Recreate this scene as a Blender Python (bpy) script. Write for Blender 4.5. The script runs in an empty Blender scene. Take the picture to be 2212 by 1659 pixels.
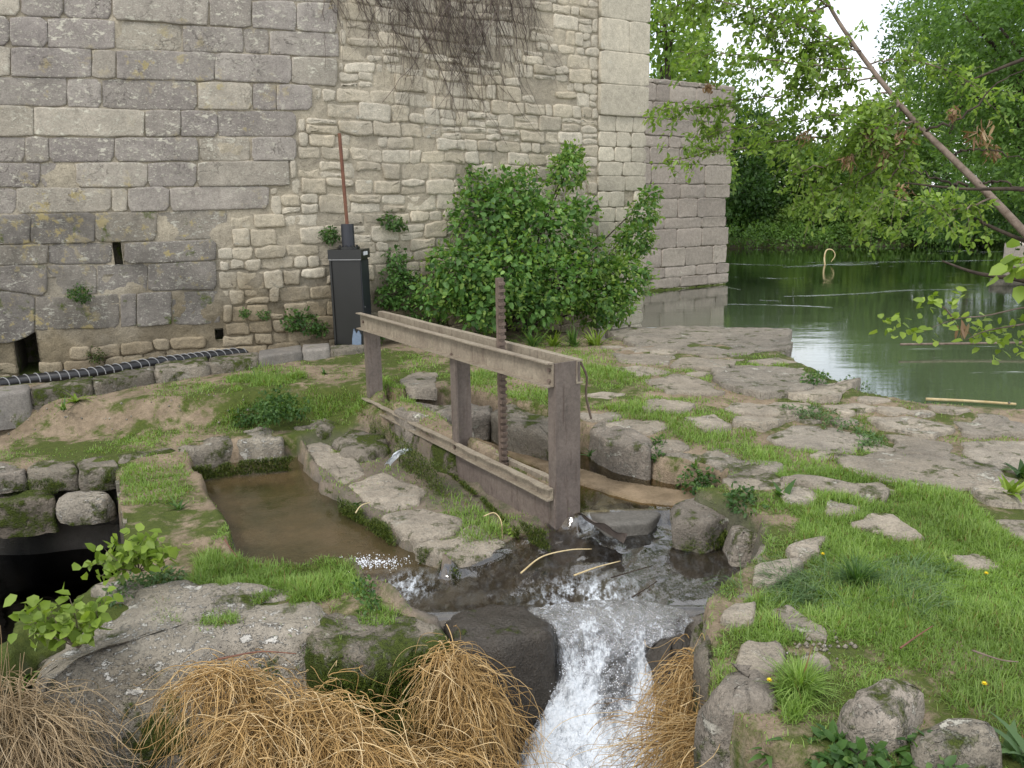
import bpy, math, random
import numpy as np
from mathutils import Matrix, Vector
random.seed(7); RNG = np.random.default_rng(7)
sc = bpy.context.scene
C = sc.collection

# ------------------------------------------------------------------ camera, sky, sun, exposure
FPX = 1700.0; PITCH = math.radians(12.6); ROLL = 0.017; EYE = np.array([0.0, 0.0, 1.7])
Fw = np.array([0, math.cos(PITCH), -math.sin(PITCH)])
R0 = np.array([1.0, 0, 0]); U0 = np.array([0, math.sin(PITCH), math.cos(PITCH)])
Rt = R0*math.cos(ROLL) - U0*math.sin(ROLL); Up = U0*math.cos(ROLL) + R0*math.sin(ROLL)
cam_d = bpy.data.cameras.new('camera'); cam = bpy.data.objects.new('camera', cam_d); C.objects.link(cam)
cam_d.sensor_fit = 'HORIZONTAL'; cam_d.sensor_width = 36.0; cam_d.lens = FPX/2212*36
cam_d.clip_start = 0.05; cam_d.clip_end = 2000
m = Matrix.Identity(4)
for i in range(3):
    m[i][0] = Rt[i]; m[i][1] = Up[i]; m[i][2] = -Fw[i]; m[i][3] = EYE[i]
cam.matrix_world = m
sc.camera = cam

SUN_EL, SUN_AZ = math.radians(52), math.radians(215)      # azimuth clockwise from +Y
world = bpy.data.worlds.new('World'); sc.world = world; world.use_nodes = True
wn, wl = world.node_tree.nodes, world.node_tree.links
wn.clear()
wo = wn.new('ShaderNodeOutputWorld'); bg = wn.new('ShaderNodeBackground'); bg.inputs[1].default_value = 0.15
sky = wn.new('ShaderNodeTexSky'); sky.sky_type = 'NISHITA'; sky.sun_disc = False
sky.sun_elevation = SUN_EL; sky.sun_rotation = SUN_AZ; sky.air_density = 1.0; sky.dust_density = 1.0
tc = wn.new('ShaderNodeTexCoord'); mp = wn.new('ShaderNodeMapping'); mp.inputs['Scale'].default_value = (1, 1, 2.2)
nz = wn.new('ShaderNodeTexNoise'); nz.inputs['Scale'].default_value = 2.6; nz.inputs['Detail'].default_value = 7
cr = wn.new('ShaderNodeValToRGB'); cr.color_ramp.elements[0].position = 0.34; cr.color_ramp.elements[1].position = 0.6
cr.color_ramp.elements[0].color = (.35, .35, .35, 1); cr.color_ramp.elements[1].color = (1, 1, 1, 1)
mx = wn.new('ShaderNodeMix'); mx.data_type = 'RGBA'
mx.inputs[7].default_value = (7.6, 7.7, 7.9, 1)
wl.new(tc.outputs['Generated'], mp.inputs[0]); wl.new(mp.outputs[0], nz.inputs[0]); wl.new(nz.outputs[0], cr.inputs[0])
wl.new(cr.outputs[0], mx.inputs[0]); wl.new(sky.outputs[0], mx.inputs[6]); wl.new(mx.outputs[2], bg.inputs[0]); wl.new(bg.outputs[0], wo.inputs[0])

sd = bpy.data.lights.new('sun', 'SUN'); sd.energy = 1.3; sd.angle = math.radians(14); sd.color = (1, .965, .91)
so = bpy.data.objects.new('sun', sd); C.objects.link(so)
sv = Vector((math.sin(SUN_AZ)*math.cos(SUN_EL), math.cos(SUN_AZ)*math.cos(SUN_EL), math.sin(SUN_EL)))
so.rotation_euler = sv.to_track_quat('Z', 'Y').to_euler(); so.location = (-4, -6, 12)
sc.view_settings.view_transform = 'Standard'; sc.view_settings.look = 'None'; sc.view_settings.gamma = 1
sc.view_settings.exposure = 0.6; sc.view_settings.use_curve_mapping = False
sc.cycles.max_bounces = 8; sc.cycles.transparent_max_bounces = 16

# ------------------------------------------------------------------ maths helpers
def ray(u, v):
    d = (u-1106)/FPX*Rt - (v-829.5)/FPX*Up + Fw
    return d
def at(u, v, z):                       # the point of the level z seen at a spot of the photograph
    d = ray(u, v); t = (z-EYE[2])/d[2]; return EYE + d*t
def atd(u, v, y):                      # the point at distance y along +Y
    d = ray(u, v); return EYE + d*(y/d[1])
def proj(p):
    q = np.asarray(p)-EYE; w = q@Fw; return (q@Rt)/w*FPX+1106, -(q@Up)/w*FPX+829.5
def hash3(ix, iy, iz, s):
    h = (ix*374761393 + iy*668265263 + iz*1274126177 + s*974634777) & 0xffffffff
    h = ((h ^ (h >> 13))*1274126177) & 0xffffffff
    h = ((h ^ (h >> 16))*2246822519) & 0xffffffff
    return ((h ^ (h >> 15)) & 0xffff)/32767.5-1
def vnoise(p, s=0):
    p = np.asarray(p, float); i = np.floor(p).astype(np.int64); f = p-i; f = f*f*(3-2*f)
    out = 0
    for dx in (0, 1):
        wx = f[:, 0] if dx else 1-f[:, 0]
        for dy in (0, 1):
            wy = f[:, 1] if dy else 1-f[:, 1]
            for dz in (0, 1):
                wz = f[:, 2] if dz else 1-f[:, 2]
                out = out + wx*wy*wz*hash3(i[:, 0]+dx, i[:, 1]+dy, i[:, 2]+dz, s)
    return out
def fbm(p, sc_, o=4, s=0, rough=.5):
    p = np.asarray(p, float)*sc_; a = 1; t = 0; n = 0
    for k in range(o):
        t = t + a*vnoise(p, s+k*7); n += a; a *= rough; p = p*2.03+3.1
    return t/n
def f2(x, y, sc_, o=4, s=0):
    return fbm(np.stack([x, y, np.zeros_like(x)], 1), sc_, o, s)
def sdist(x, y, poly):                 # signed distance, positive inside
    P = np.asarray(poly)[:, :2]; d = np.full(x.shape, 1e18); ins = np.zeros(x.shape, bool)
    for a, b in zip(P, np.roll(P, -1, 0)):
        e = b-a; wx, wy = x-a[0], y-a[1]
        t = np.clip((wx*e[0]+wy*e[1])/max(e@e, 1e-12), 0, 1)
        d = np.minimum(d, (wx-e[0]*t)**2+(wy-e[1]*t)**2)
        c = ((a[1] <= y) & (b[1] > y)) | ((b[1] <= y) & (a[1] > y))
        if c.any():
            xi = a[0]+(y-a[1])*(e[0]/(e[1] if abs(e[1]) > 1e-12 else 1e-12)); ins ^= c & (x < xi)
    d = np.sqrt(d); return np.where(ins, d, -d)
def sstep(x, a, b):
    t = np.clip((x-a)/(b-a), 0, 1); return t*t*(3-2*t)
def unit(v):
    v = np.asarray(v, float); n = np.linalg.norm(v, axis=-1, keepdims=True); return v/np.maximum(n, 1e-9)

# ------------------------------------------------------------------ objects
def tag(o, label=None, cat=None, group=None, kind=None):
    if label: o['label'] = label
    if cat: o['category'] = cat
    if group: o['group'] = group
    if kind: o['kind'] = kind
    return o
ROOT = {}
def empty(name, loc, label=None, cat=None, group=None, kind=None):
    o = bpy.data.objects.new(name, None); C.objects.link(o); o.location = tuple(map(float, loc)); o.empty_display_size = .1
    ROOT[o.name] = np.array(loc, float); return tag(o, label, cat, group, kind)
def obj(name, V, F, mat, parent=None, smooth=True, attr=None, origin=None):
    V = np.asarray(V, float).reshape(-1, 3)
    if parent is not None: off = ROOT[parent.name]
    elif origin is not None: off = np.array(origin, float)
    else:
        off = np.array([(V[:, 0].min()+V[:, 0].max())/2, (V[:, 1].min()+V[:, 1].max())/2, V[:, 2].min()])
    me = bpy.data.meshes.new(name)
    L = F if isinstance(F, list) and len(F) and isinstance(F[0], np.ndarray) and F[0].ndim == 2 else ([F] if isinstance(F, np.ndarray) else None)
    if L is None:
        me.from_pydata((V-off).tolist(), [], [tuple(int(i) for i in f) for f in F])
    else:
        me.vertices.add(len(V)); me.vertices.foreach_set('co', (V-off).astype(np.float32).ravel())
        idx = np.concatenate([f.ravel() for f in L]); cnt = np.concatenate([np.full(len(f), f.shape[1]) for f in L])
        st = np.concatenate([[0], np.cumsum(cnt)[:-1]])
        me.loops.add(len(idx)); me.loops.foreach_set('vertex_index', idx.astype(np.int32))
        me.polygons.add(len(cnt)); me.polygons.foreach_set('loop_start', st.astype(np.int32))
        try: me.polygons.foreach_set('loop_total', cnt.astype(np.int32))
        except Exception: pass
        me.update(calc_edges=True)
    if smooth: me.polygons.foreach_set('use_smooth', [True]*len(me.polygons))
    if attr:
        for k, a in attr.items():
            at_ = me.attributes.new(k, 'FLOAT', 'POINT'); at_.data.foreach_set('value', np.asarray(a, np.float32))
    me.materials.append(mat)
    o = bpy.data.objects.new(name, me); C.objects.link(o)
    if parent is not None:
        o.parent = parent
        ROOT[o.name] = off
    else:
        o.location = tuple(off); ROOT[o.name] = off
    return o
def strip_faces(n_ring, n_col, closed=True):
    f = []
    c = n_col if closed else n_col-1
    i = np.arange(n_ring-1)[:, None]*n_col; j = np.arange(c)[None, :]; k = (j+1) % n_col
    return np.stack([(i+j).ravel(), (i+k).ravel(), (i+n_col+k).ravel(), (i+n_col+j).ravel()], 1)
class MB:                               # collects pieces that form ONE part
    def __init__(s): s.v = []; s.f = []; s.n = 0
    def add(s, V, F):
        V = np.asarray(V, float)
        s.f += [tuple(int(i)+s.n for i in f) for f in F]; s.v.append(V); s.n += len(V)
    def box(s, c, ax, ay, az, hx, hy, hz):
        c, ax, ay, az = map(lambda q: np.asarray(q, float), (c, ax, ay, az)); V = []
        for z in (-1, 1):
            for y in (-1, 1):
                for x in (-1, 1): V.append(c+ax*hx*x+ay*hy*y+az*hz*z)
        s.add(V, [(0, 2, 3, 1), (4, 5, 7, 6), (0, 1, 5, 4), (2, 6, 7, 3), (0, 4, 6, 2), (1, 3, 7, 5)])
    def tube(s, pts, rad, k=8, cap=True):
        V, F = tube(pts, rad, k); s.add(V, F)
        if cap:
            n = len(pts); s.f.append(tuple(s.n-len(V)+i for i in range(k))[::-1]); s.f.append(tuple(s.n-k+i for i in range(k)))
    def build(s, name, mat, parent=None, smooth=False, **k): return obj(name, np.concatenate(s.v), s.f, mat, parent, smooth, **k)
def tube(pts, rad, k=8):
    pts = np.asarray(pts, float); n = len(pts); rad = np.broadcast_to(rad, (n,))
    t = unit(np.gradient(pts, axis=0)); ref = np.array([.13, .21, .97]) if abs(t[0][2]) < .9 else np.array([1., .1, 0])
    V = []
    for i in range(n):
        a = unit(np.cross(t[i], ref)); b = np.cross(t[i], a); ref = np.cross(a, t[i]) if True else ref
        th = np.arange(k)*2*math.pi/k
        V.append(pts[i]+rad[i]*(np.cos(th)[:, None]*a+np.sin(th)[:, None]*b))
    return np.concatenate(V), strip_faces(n, k)
def catmull(P, n):
    P = np.asarray(P, float); P = np.vstack([2*P[0]-P[1], P, 2*P[-1]-P[-2]]); out = []
    m_ = len(P)-3
    for q in np.linspace(0, m_-1e-6, n):
        i = int(q); t = q-i; a, b, c, d = P[i:i+4]
        out.append(.5*((2*b)+(c-a)*t+(2*a-5*b+4*c-d)*t*t+(3*b-3*c+d-a)*t**3))
    return np.array(out)
def resample(P, ds, rnd=2, nmin=8):
    P = np.asarray(P, float)[:, :2]; n = len(P); out = []
    rad = ds*(.35+.35*rnd)
    for i in range(n):
        a, b, c = P[i-1], P[i], P[(i+1) % n]; la, lc = np.linalg.norm(a-b), np.linalg.norm(c-b); r1, r2 = min(rad, la*.42), min(rad, lc*.42)
        p = b+(a-b)/max(la, 1e-9)*r1; q = b+(c-b)/max(lc, 1e-9)*r2; out += [p, .25*p+.5*b+.25*q, q]
    Q = np.array(out+out[:1]); L = np.r_[0, np.cumsum(np.linalg.norm(np.diff(Q, axis=0), axis=1))]
    m_ = max(nmin, int(L[-1]/ds)); t = np.linspace(0, L[-1], m_, endpoint=False)
    return np.stack([np.interp(t, L, Q[:, 0]), np.interp(t, L, Q[:, 1])], 1)
def area(P): 
    x, y = P[:, 0], P[:, 1]; return .5*np.sum(x*np.roll(y, -1)-y*np.roll(x, -1))
def stone(poly, prof, mapf, ds=.04, rnd=2, jit=.006, amp=.006, nsc=9, seed=0, tops=(.8, .5, .22), nmin=8, topamp=None):
    """closed stone: outline -> rings of (inset, height) -> top rings; mapf turns (a,b,h) into the world"""
    P = resample(poly, ds, rnd, nmin)
    if area(P) < 0: P = P[::-1]
    n = len(P); T = unit(np.roll(P, -1, 0)-np.roll(P, 1, 0)); Nn = np.stack([T[:, 1], -T[:, 0]], 1)
    P = P+Nn*(fbm(np.c_[P, np.full(n, seed*1.7)], 6, 3, seed)*jit*2)[:, None]
    c = P.mean(0); rings = []
    for ins, h in prof: rings.append(np.c_[P-Nn*ins, np.full(n, h)])
    base = P-Nn*prof[-1][0]; h = prof[-1][1]
    for t in tops: rings.append(np.c_[c+(base-c)*t, np.full(n, h)])
    rings.append(np.r_[c, h][None])
    A = np.concatenate(rings); k = len(rings)-1
    d = np.stack([fbm(A+seed*3.3, nsc, 4, seed+q*31, .55) for q in range(3)], 1)*amp
    if topamp is not None:
        d[:, 2] += fbm(A*[1, 1, 0]+seed, 3.5, 3, seed+5)*topamp*(A[:, 2] > h-1e-3)
    A = A+d
    W = mapf(A)
    F = [strip_faces(k, n)]
    last = (k-1)*n; ci = k*n
    F.append(np.stack([last+np.arange(n), last+(np.arange(n)+1) % n, np.full(n, ci)], 1))
    return W, F
def gmap(A): return A
def grid_faces(nr, ncol): return strip_faces(nr, ncol, False)

# ------------------------------------------------------------------ materials
def newmat(name):
    mt = bpy.data.materials.new(name); mt.use_nodes = True; nt = mt.node_tree; nt.nodes.clear(); return mt, nt, nt.nodes, nt.links
class NB:
    def __init__(s, name):
        s.m, s.t, s.n, s.l = newmat(name); s.out = s.n.new('ShaderNodeOutputMaterial')
        s.geo = s.n.new('ShaderNodeNewGeometry'); s.pos = s.geo.outputs['Position']; s._sep = None
    def mapped(s, scale=(1, 1, 1), off=(0, 0, 0)):
        q = s.n.new('ShaderNodeMapping'); q.inputs['Scale'].default_value = scale; q.inputs['Location'].default_value = off; s.l.new(s.pos, q.inputs[0]); return q.outputs[0]
    def noise(s, scale, detail=5, rough=.55, vec=None, dist=0):
        q = s.n.new('ShaderNodeTexNoise'); q.inputs['Scale'].default_value = scale; q.inputs['Detail'].default_value = detail
        q.inputs['Roughness'].default_value = rough; q.inputs['Distortion'].default_value = dist; s.l.new(vec or s.pos, q.inputs['Vector']); return q.outputs[0]
    def voro(s, scale, feat='F1', vec=None, rnd=1):
        q = s.n.new('ShaderNodeTexVoronoi'); q.feature = feat; q.inputs['Scale'].default_value = scale; q.inputs['Randomness'].default_value = rnd; s.l.new(vec or s.pos, q.inputs['Vector']); return q.outputs[0]
    def ramp(s, fac, stops):
        q = s.n.new('ShaderNodeValToRGB'); e = q.color_ramp.elements
        while len(e) < len(stops): e.new(.5)
        for i, (p, c) in enumerate(stops):
            e[i].position = p; e[i].color = (c, c, c, 1) if isinstance(c, (int, float)) else (*c, 1)
        s.l.new(fac, q.inputs[0]); return q.outputs[0]
    def mix(s, fac, a, b, mode='MIX'):
        q = s.n.new('ShaderNodeMix'); q.data_type = 'RGBA'; q.blend_type = mode
        for i, x in ((0, fac), (6, a), (7, b)):
            if hasattr(x, 'is_linked') or hasattr(x, 'links'): s.l.new(x, q.inputs[i])
            elif isinstance(x, (int, float)): q.inputs[i].default_value = x if i == 0 else (x, x, x, 1)
            else: q.inputs[i].default_value = (*x, 1)
        return q.outputs[2]
    def math(s, op, a, b=0., clamp=False):
        q = s.n.new('ShaderNodeMath'); q.operation = op; q.use_clamp = clamp
        for i, x in ((0, a), (1, b)):
            if isinstance(x, (int, float)): q.inputs[i].default_value = x
            else: s.l.new(x, q.inputs[i])
        return q.outputs[0]
    def attr(s, name):
        q = s.n.new('ShaderNodeAttribute'); q.attribute_name = name; return q.outputs['Fac']
    def rnd(s):
        q = s.n.new('ShaderNodeObjectInfo'); return q.outputs['Random']
    def z(s, which='Position', k='Z'):
        q = s.n.new('ShaderNodeSeparateXYZ'); s.l.new(s.geo.outputs[which], q.inputs[0]); return q.outputs[k]
    def bump(s, h, strength=.5, dist=.02, nrm=None):
        q = s.n.new('ShaderNodeBump'); q.inputs['Strength'].default_value = strength; q.inputs['Distance'].default_value = dist; s.l.new(h, q.inputs['Height'])
        if nrm is not None: s.l.new(nrm, q.inputs['Normal'])
        return q.outputs[0]
    def bsdf(s, col, rough=.9, spec=.3, nrm=None, metal=0, **kw):
        q = s.n.new('ShaderNodeBsdfPrincipled')
        for k, x in (('Base Color', col), ('Roughness', rough), ('Specular IOR Level', spec), ('Metallic', metal)):
            if isinstance(x, (int, float)): q.inputs[k].default_value = x if k != 'Base Color' else (x, x, x, 1)
            elif isinstance(x, tuple): q.inputs[k].default_value = (*x, 1)
            else: s.l.new(x, q.inputs[k])
        for k, x in kw.items(): q.inputs[k].default_value = x
        if nrm is not None: s.l.new(nrm, q.inputs['Normal'])
        return q.outputs[0]
    def end(s, sh): s.l.new(sh, s.out.inputs[0]); return s.m

def stone_mat(name, ca, cb, cc=None, damp=None, lichen=0., lich_col=(.52, .5, .42), yellow=0., moss=0., moss_low=None, bump=.6, rough=.92, dark=0.0, wetz=None):
    b = NB(name); n1 = b.noise(1.6, 6, .6); n2 = b.noise(14, 6, .65); n3 = b.noise(75, 4, .6)
    col = b.mix(b.ramp(n1, [(.36, 0.), (.64, 1.)]), ca, cb)
    r = b.rnd(); col = b.mix(b.ramp(r, [(0., 0.), (.6, .1), (1., .75)]), col, cc or cb)
    col = b.mix(1., col, b.ramp(b.math('FRACT', b.math('MULTIPLY', r, 7.31)), [(0., .84), (1., 1.12)]), 'MULTIPLY')
    col = b.mix(.55, col, b.ramp(n2, [(.3, .62), (.7, 1.25)]), 'MULTIPLY')
    col = b.mix(.5, col, b.ramp(n3, [(.35, .6), (.65, 1.25)]), 'MULTIPLY')
    h = b.math('ADD', b.math('MULTIPLY', n2, .7), b.math('MULTIPLY', n3, .3))
    # small pits
    pit = b.voro(38, vec=b.mapped((1, 1, 1.4))); col = b.mix(b.ramp(pit, [(.05, .7), (.17, 0.)]), col, (.09, .08, .07))
    if lichen:
        pm = b.noise(2.0, 4, .6); big = b.noise(9, 6, .72, vec=b.mapped((1, 1, 1.7))); sm = b.noise(30, 4, .7, vec=b.mapped((1, 1, 1.8)))
        area_ = b.ramp(pm, [(.58-lichen*.25, 0.), (.68-lichen*.25, 1.)])
        m1 = b.math('MULTIPLY', b.ramp(big, [(.57, 0.), (.61, 1.)]), area_); m2 = b.math('MULTIPLY', b.ramp(sm, [(.57, 0.), (.61, 1.)]), b.ramp(pm, [(.34, 0.), (.5, 1.)]))
        msk = b.math('MAXIMUM', m1, b.math('MULTIPLY', m2, min(1., lichen*1.3)))
        col = b.mix(b.math('MULTIPLY', msk, .8), col, lich_col); h = b.math('ADD', h, b.math('MULTIPLY', msk, .25))
    if yellow:
        v = b.noise(7, 5, .7); pm = b.noise(1.1, 3)
        msk = b.math('MULTIPLY', b.ramp(v, [(.56, 0.), (.62, 1.)]), b.ramp(pm, [(.6-yellow*.25, 0.), (.72-yellow*.2, 1.)]))
        col = b.mix(b.math('MULTIPLY', msk, .8), col, (.42, .34, .14))
    if lichen > .72:
        crk = b.math('ABSOLUTE', b.math('SUBTRACT', b.noise(2.6, 7, .62, dist=.6), .5)); cm = b.math('MULTIPLY', b.ramp(crk, [(.0, 1.), (.006, 0.)]), b.ramp(b.noise(1.9, 3), [(.5, 0.), (.58, 1.)])); col = b.mix(b.math('MULTIPLY', cm, .5), col, (.05, .042, .035)); h = b.math('SUBTRACT', h, b.math('MULTIPLY', cm, .8))
    if dark:
        col = b.mix(b.math('MULTIPLY', b.ramp(b.noise(2.2, 5, .6), [(.4, 0.), (.65, 1.)]), dark), col, (.06, .055, .045))
    if damp:
        f = b.math('ADD', b.math('MULTIPLY', b.math('SUBTRACT', damp[0], b.z()), 1/damp[1]), b.math('MULTIPLY', b.math('SUBTRACT', b.noise(1.3, 5, .65), .5), 3.))
        col = b.mix(b.ramp(f, [(0., 0.), (1., .85)]), col, b.mix(1., col, damp[2], 'MULTIPLY'))
    if moss or moss_low is not None:
        nzv = b.noise(5, 6, .7); f = b.math('ADD', nzv, b.math('MULTIPLY', b.z('Normal'), .05))
        f = b.math('ADD', f, moss-.07 if moss else -.2)
        if moss_low is not None:      # moss thickens towards the damp foot
            zz = b.math('SUBTRACT', moss_low[0], b.z()); f = b.math('ADD', f, b.math('MULTIPLY', b.math('MAXIMUM', b.math('MINIMUM', b.math('DIVIDE', zz, moss_low[1]), 1.), 0.), moss_low[2]))
        msk = b.ramp(f, [(.5, 0.), (.6, 1.)])
        mc = b.mix(b.noise(40, 3), (.02, .036, .006), (.12, .15, .025)); col = b.mix(msk, col, mc)
        h = b.math('ADD', h, b.math('MULTIPLY', b.math('MULTIPLY', msk, b.noise(90, 3)), .8))
    return b.end(b.bsdf(col, rough, .25, b.bump(h, bump, .03)))

M = {}
M['ashlar'] = stone_mat('grey ashlar limestone', (.27, .24, .218), (.36, .325, .285), (.43, .385, .30), dark=.22, lich_col=(.58, .55, .45), lichen=.8, yellow=.35, moss_low=(.5, 1.2, .06))
M['ashlar_low'] = stone_mat('dark grey ashlar', (.17, .155, .14), (.245, .222, .195), (.31, .275, .21), lichen=.7, yellow=.8, moss=-.02, moss_low=(.6, .8, .16), dark=.5)
M['rubble'] = stone_mat('cream rubble limestone', (.50, .435, .32), (.43, .38, .295), (.58, .53, .43), damp=(1.15, .7, (.55, .50, .42)), lichen=.12, bump=.9, moss_low=(.3, 1.0, .1), dark=.15)
M['rubble_low'] = stone_mat('brown rubble limestone', (.25, .205, .13), (.18, .16, .125), (.34, .28, .17), lichen=.1, bump=1., moss=.03, moss_low=(.5, .8, .12), dark=.5)
M['mortar'] = stone_mat('crumbling lime mortar', (.42, .37, .28), (.32, .285, .225), (.44, .38, .28), damp=(1.1, .7, (.5, .46, .38)), bump=1., moss_low=(.5, 1.0, .1), dark=.35)
M['mortar_low'] = stone_mat('dark socket mortar', (.14, .12, .085), (.10, .09, .07), (.14, .12, .09), bump=1., moss=.05, dark=.3)  # darker colour carries the shade inside the wall sockets
M['dressed'] = stone_mat('smooth dressed limestone', (.50, .45, .35), (.42, .38, .30), (.56, .51, .40), bump=.35, lichen=.05)
M['pier'] = stone_mat('pinkish grey pier stone', (.38, .325, .275), (.33, .285, .245), (.44, .385, .32), bump=.6, moss_low=(-.24, .12, .5), lichen=.05)
M['slab'] = stone_mat('worn paving limestone', (.33, .285, .22), (.41, .355, .28), (.28, .25, .205), bump=1.2, moss=-.04, dark=.32, lichen=.35)
M['rock'] = stone_mat('weathered grey rock', (.33, .285, .23), (.22, .19, .155), (.38, .33, .27), bump=1.3, moss=-.03, moss_low=(-.2, .3, .10), lichen=.45, dark=.5)
M['pale_rock'] = stone_mat('pale lichened boulder rock', (.36, .32, .26), (.25, .22, .17), (.38, .34, .27), bump=1.3, lichen=.7, lich_col=(.66, .64, .58), moss_low=(-.42, .35, .2), moss=-.06, dark=.35)
M['mossy_rock'] = stone_mat('moss covered rock', (.28, .245, .19), (.18, .155, .12), (.33, .29, .23), bump=1.3, moss=.03, moss_low=(-.25, .3, .07), dark=.5, lichen=.3)
M['moss_face'] = stone_mat('dark moss face rock', (.30, .26, .20), (.20, .17, .13), (.33, .29, .23), bump=1.3, moss=.04, moss_low=(-.36, .12, .25), dark=.5, lichen=.3)
M['deep_moss'] = stone_mat('deep moss masonry', (.20, .17, .13), (.12, .10, .08), bump=1.3, moss=.14)
M['wet_rock'] = stone_mat('wet dark rock', (.065, .056, .046), (.04, .034, .027), (.09, .075, .06), bump=1.4, moss=-.06, rough=.28, dark=.5)
M['kerb'] = stone_mat('smooth grey kerb stone', (.20, .185, .165), (.26, .23, .19), (.17, .16, .15), bump=.35, moss_low=(.05, .2, .12), moss=-.05)

def ground_mat():
    b = NB('earth with moss'); n1 = b.noise(3.2, 6, .65); n2 = b.noise(22, 6, .7); n3 = b.noise(120, 3)
    soil = b.mix(b.ramp(n1, [(.38, 0.), (.62, 1.)]), (.21, .16, .105), (.31, .24, .165))
    soil = b.mix(.6, soil, b.ramp(n2, [(.3, .55), (.7, 1.3)]), 'MULTIPLY'); soil = b.mix(.4, soil, b.ramp(n3, [(.3, .6), (.7, 1.3)]), 'MULTIPLY')
    mc = b.mix(b.noise(30, 4), (.03, .05, .008), (.11, .13, .025))
    f = b.math('ADD', b.noise(4, 6, .7), b.math('MULTIPLY', b.attr('moss'), .4)); col = b.mix(b.ramp(f, [(.56, 0.), (.68, 1.)]), soil, mc)
    sand = b.mix(b.ramp(b.noise(4.2, 6, .7), [(.35, 0.), (.65, 1.)]), (.13, .095, .055), (.29, .215, .135)); col = b.mix(b.attr('sand'), col, sand)
    wet = b.mix(b.noise(6, 6, .7), (.05, .044, .038), (.21, .185, .155)); col = b.mix(b.attr('wet'), col, wet)
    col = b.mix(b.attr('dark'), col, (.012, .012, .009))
    h = b.math('ADD', b.math('MULTIPLY', n2, .6), b.math('MULTIPLY', n3, .4))
    ro = b.math('SUBTRACT', .95, b.math('MULTIPLY', b.attr('wet'), .55))
    return b.end(b.bsdf(col, ro, .3, b.bump(h, .9, .03)))
M['ground'] = ground_mat()

def leaf_mat(name, ca, cb, cc=None, trans=.35, rough=.5, dead=0.):
    b = NB(name); r = b.attr('rnd'); col = b.ramp(r, [(0., ca), (.6, cb), (1., cc or cb)])
    col = b.mix(.5, col, b.ramp(b.noise(1.3, 4), [(.3, .6), (.7, 1.25)]), 'MULTIPLY')
    if dead: col = b.mix(b.ramp(b.math('FRACT', b.math('MULTIPLY', r, 13.7)), [(1-dead-.01, 0.), (1-dead, 1.)]), col, (.20, .12, .05))
    s1 = b.bsdf(col, rough, .35); tr = b.n.new('ShaderNodeBsdfTranslucent'); b.l.new(b.mix(1., col, (1.5, 1.6, .6), 'MULTIPLY'), tr.inputs[0])
    ms = b.n.new('ShaderNodeMixShader'); ms.inputs[0].default_value = trans; b.l.new(s1, ms.inputs[1]); b.l.new(tr.outputs[0], ms.inputs[2]); return b.end(ms.outputs[0])
M['grass'] = leaf_mat('short grass', (.13, .21, .04), (.21, .325, .07), (.30, .40, .12), trans=.35, dead=.03)
M['grass_blue'] = leaf_mat('blue green long grass', (.06, .115, .04), (.11, .19, .065), (.2, .26, .12), trans=.3)
M['moss_leaf'] = leaf_mat('moss tufts', (.02, .04, .004), (.07, .10, .012), (.13, .16, .025), trans=.2)
M['weed'] = leaf_mat('weed leaves', (.035, .085, .02), (.075, .15, .035), (.14, .22, .06))
M['bush'] = leaf_mat('shrub leaves', (.06, .14, .035), (.125, .245, .055), (.23, .37, .10), trans=.3)
M['lime_leaf'] = leaf_mat('yellow green leaves', (.13, .20, .025), (.20, .29, .04), (.27, .36, .07), trans=.35)
M['tree_dark'] = leaf_mat('dark tree leaves', (.03, .075, .015), (.06, .125, .024), (.11, .19, .04), trans=.35)
M['tree_mid'] = leaf_mat('mid green tree leaves', (.065, .13, .026), (.115, .205, .04), (.19, .29, .065), trans=.4)
M['tree_light'] = leaf_mat('pale willow leaves', (.11, .185, .035), (.18, .27, .055), (.26, .36, .09), trans=.45)
M['dead_leaf'] = leaf_mat('withered leaves', (.16, .09, .045), (.24, .15, .08), (.33, .24, .14), trans=.2)
M['ivy_dead'] = leaf_mat('bare creeper twigs', (.075, .055, .045), (.12, .09, .075), (.17, .14, .11), trans=0.)
M['straw'] = leaf_mat('dry orange brown roots', (.22, .125, .04), (.54, .345, .13), (.74, .57, .32), trans=.1)
M['straw_pale'] = leaf_mat('dry pale stalks', (.33, .23, .12), (.45, .33, .19), (.5, .4, .26), trans=.1)

def bark_mat(name, a, c):
    b = NB(name); n = b.noise(9, 6, .7); col = b.mix(b.ramp(n, [(.35, 0.), (.65, 1.)]), a, c); return b.end(b.bsdf(col, .85, .2, b.bump(b.noise(60, 4), .5, .01)))
M['bark'] = bark_mat('grey brown bark', (.10, .075, .055), (.23, .18, .145))
M['bark_dark'] = bark_mat('dark wet bark', (.03, .022, .018), (.07, .055, .04))
M['cane'] = bark_mat('bleached cane', (.45, .34, .17), (.6, .5, .3))
M['plank'] = bark_mat('grey weathered board', (.10, .095, .075), (.26, .23, .18))

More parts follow.
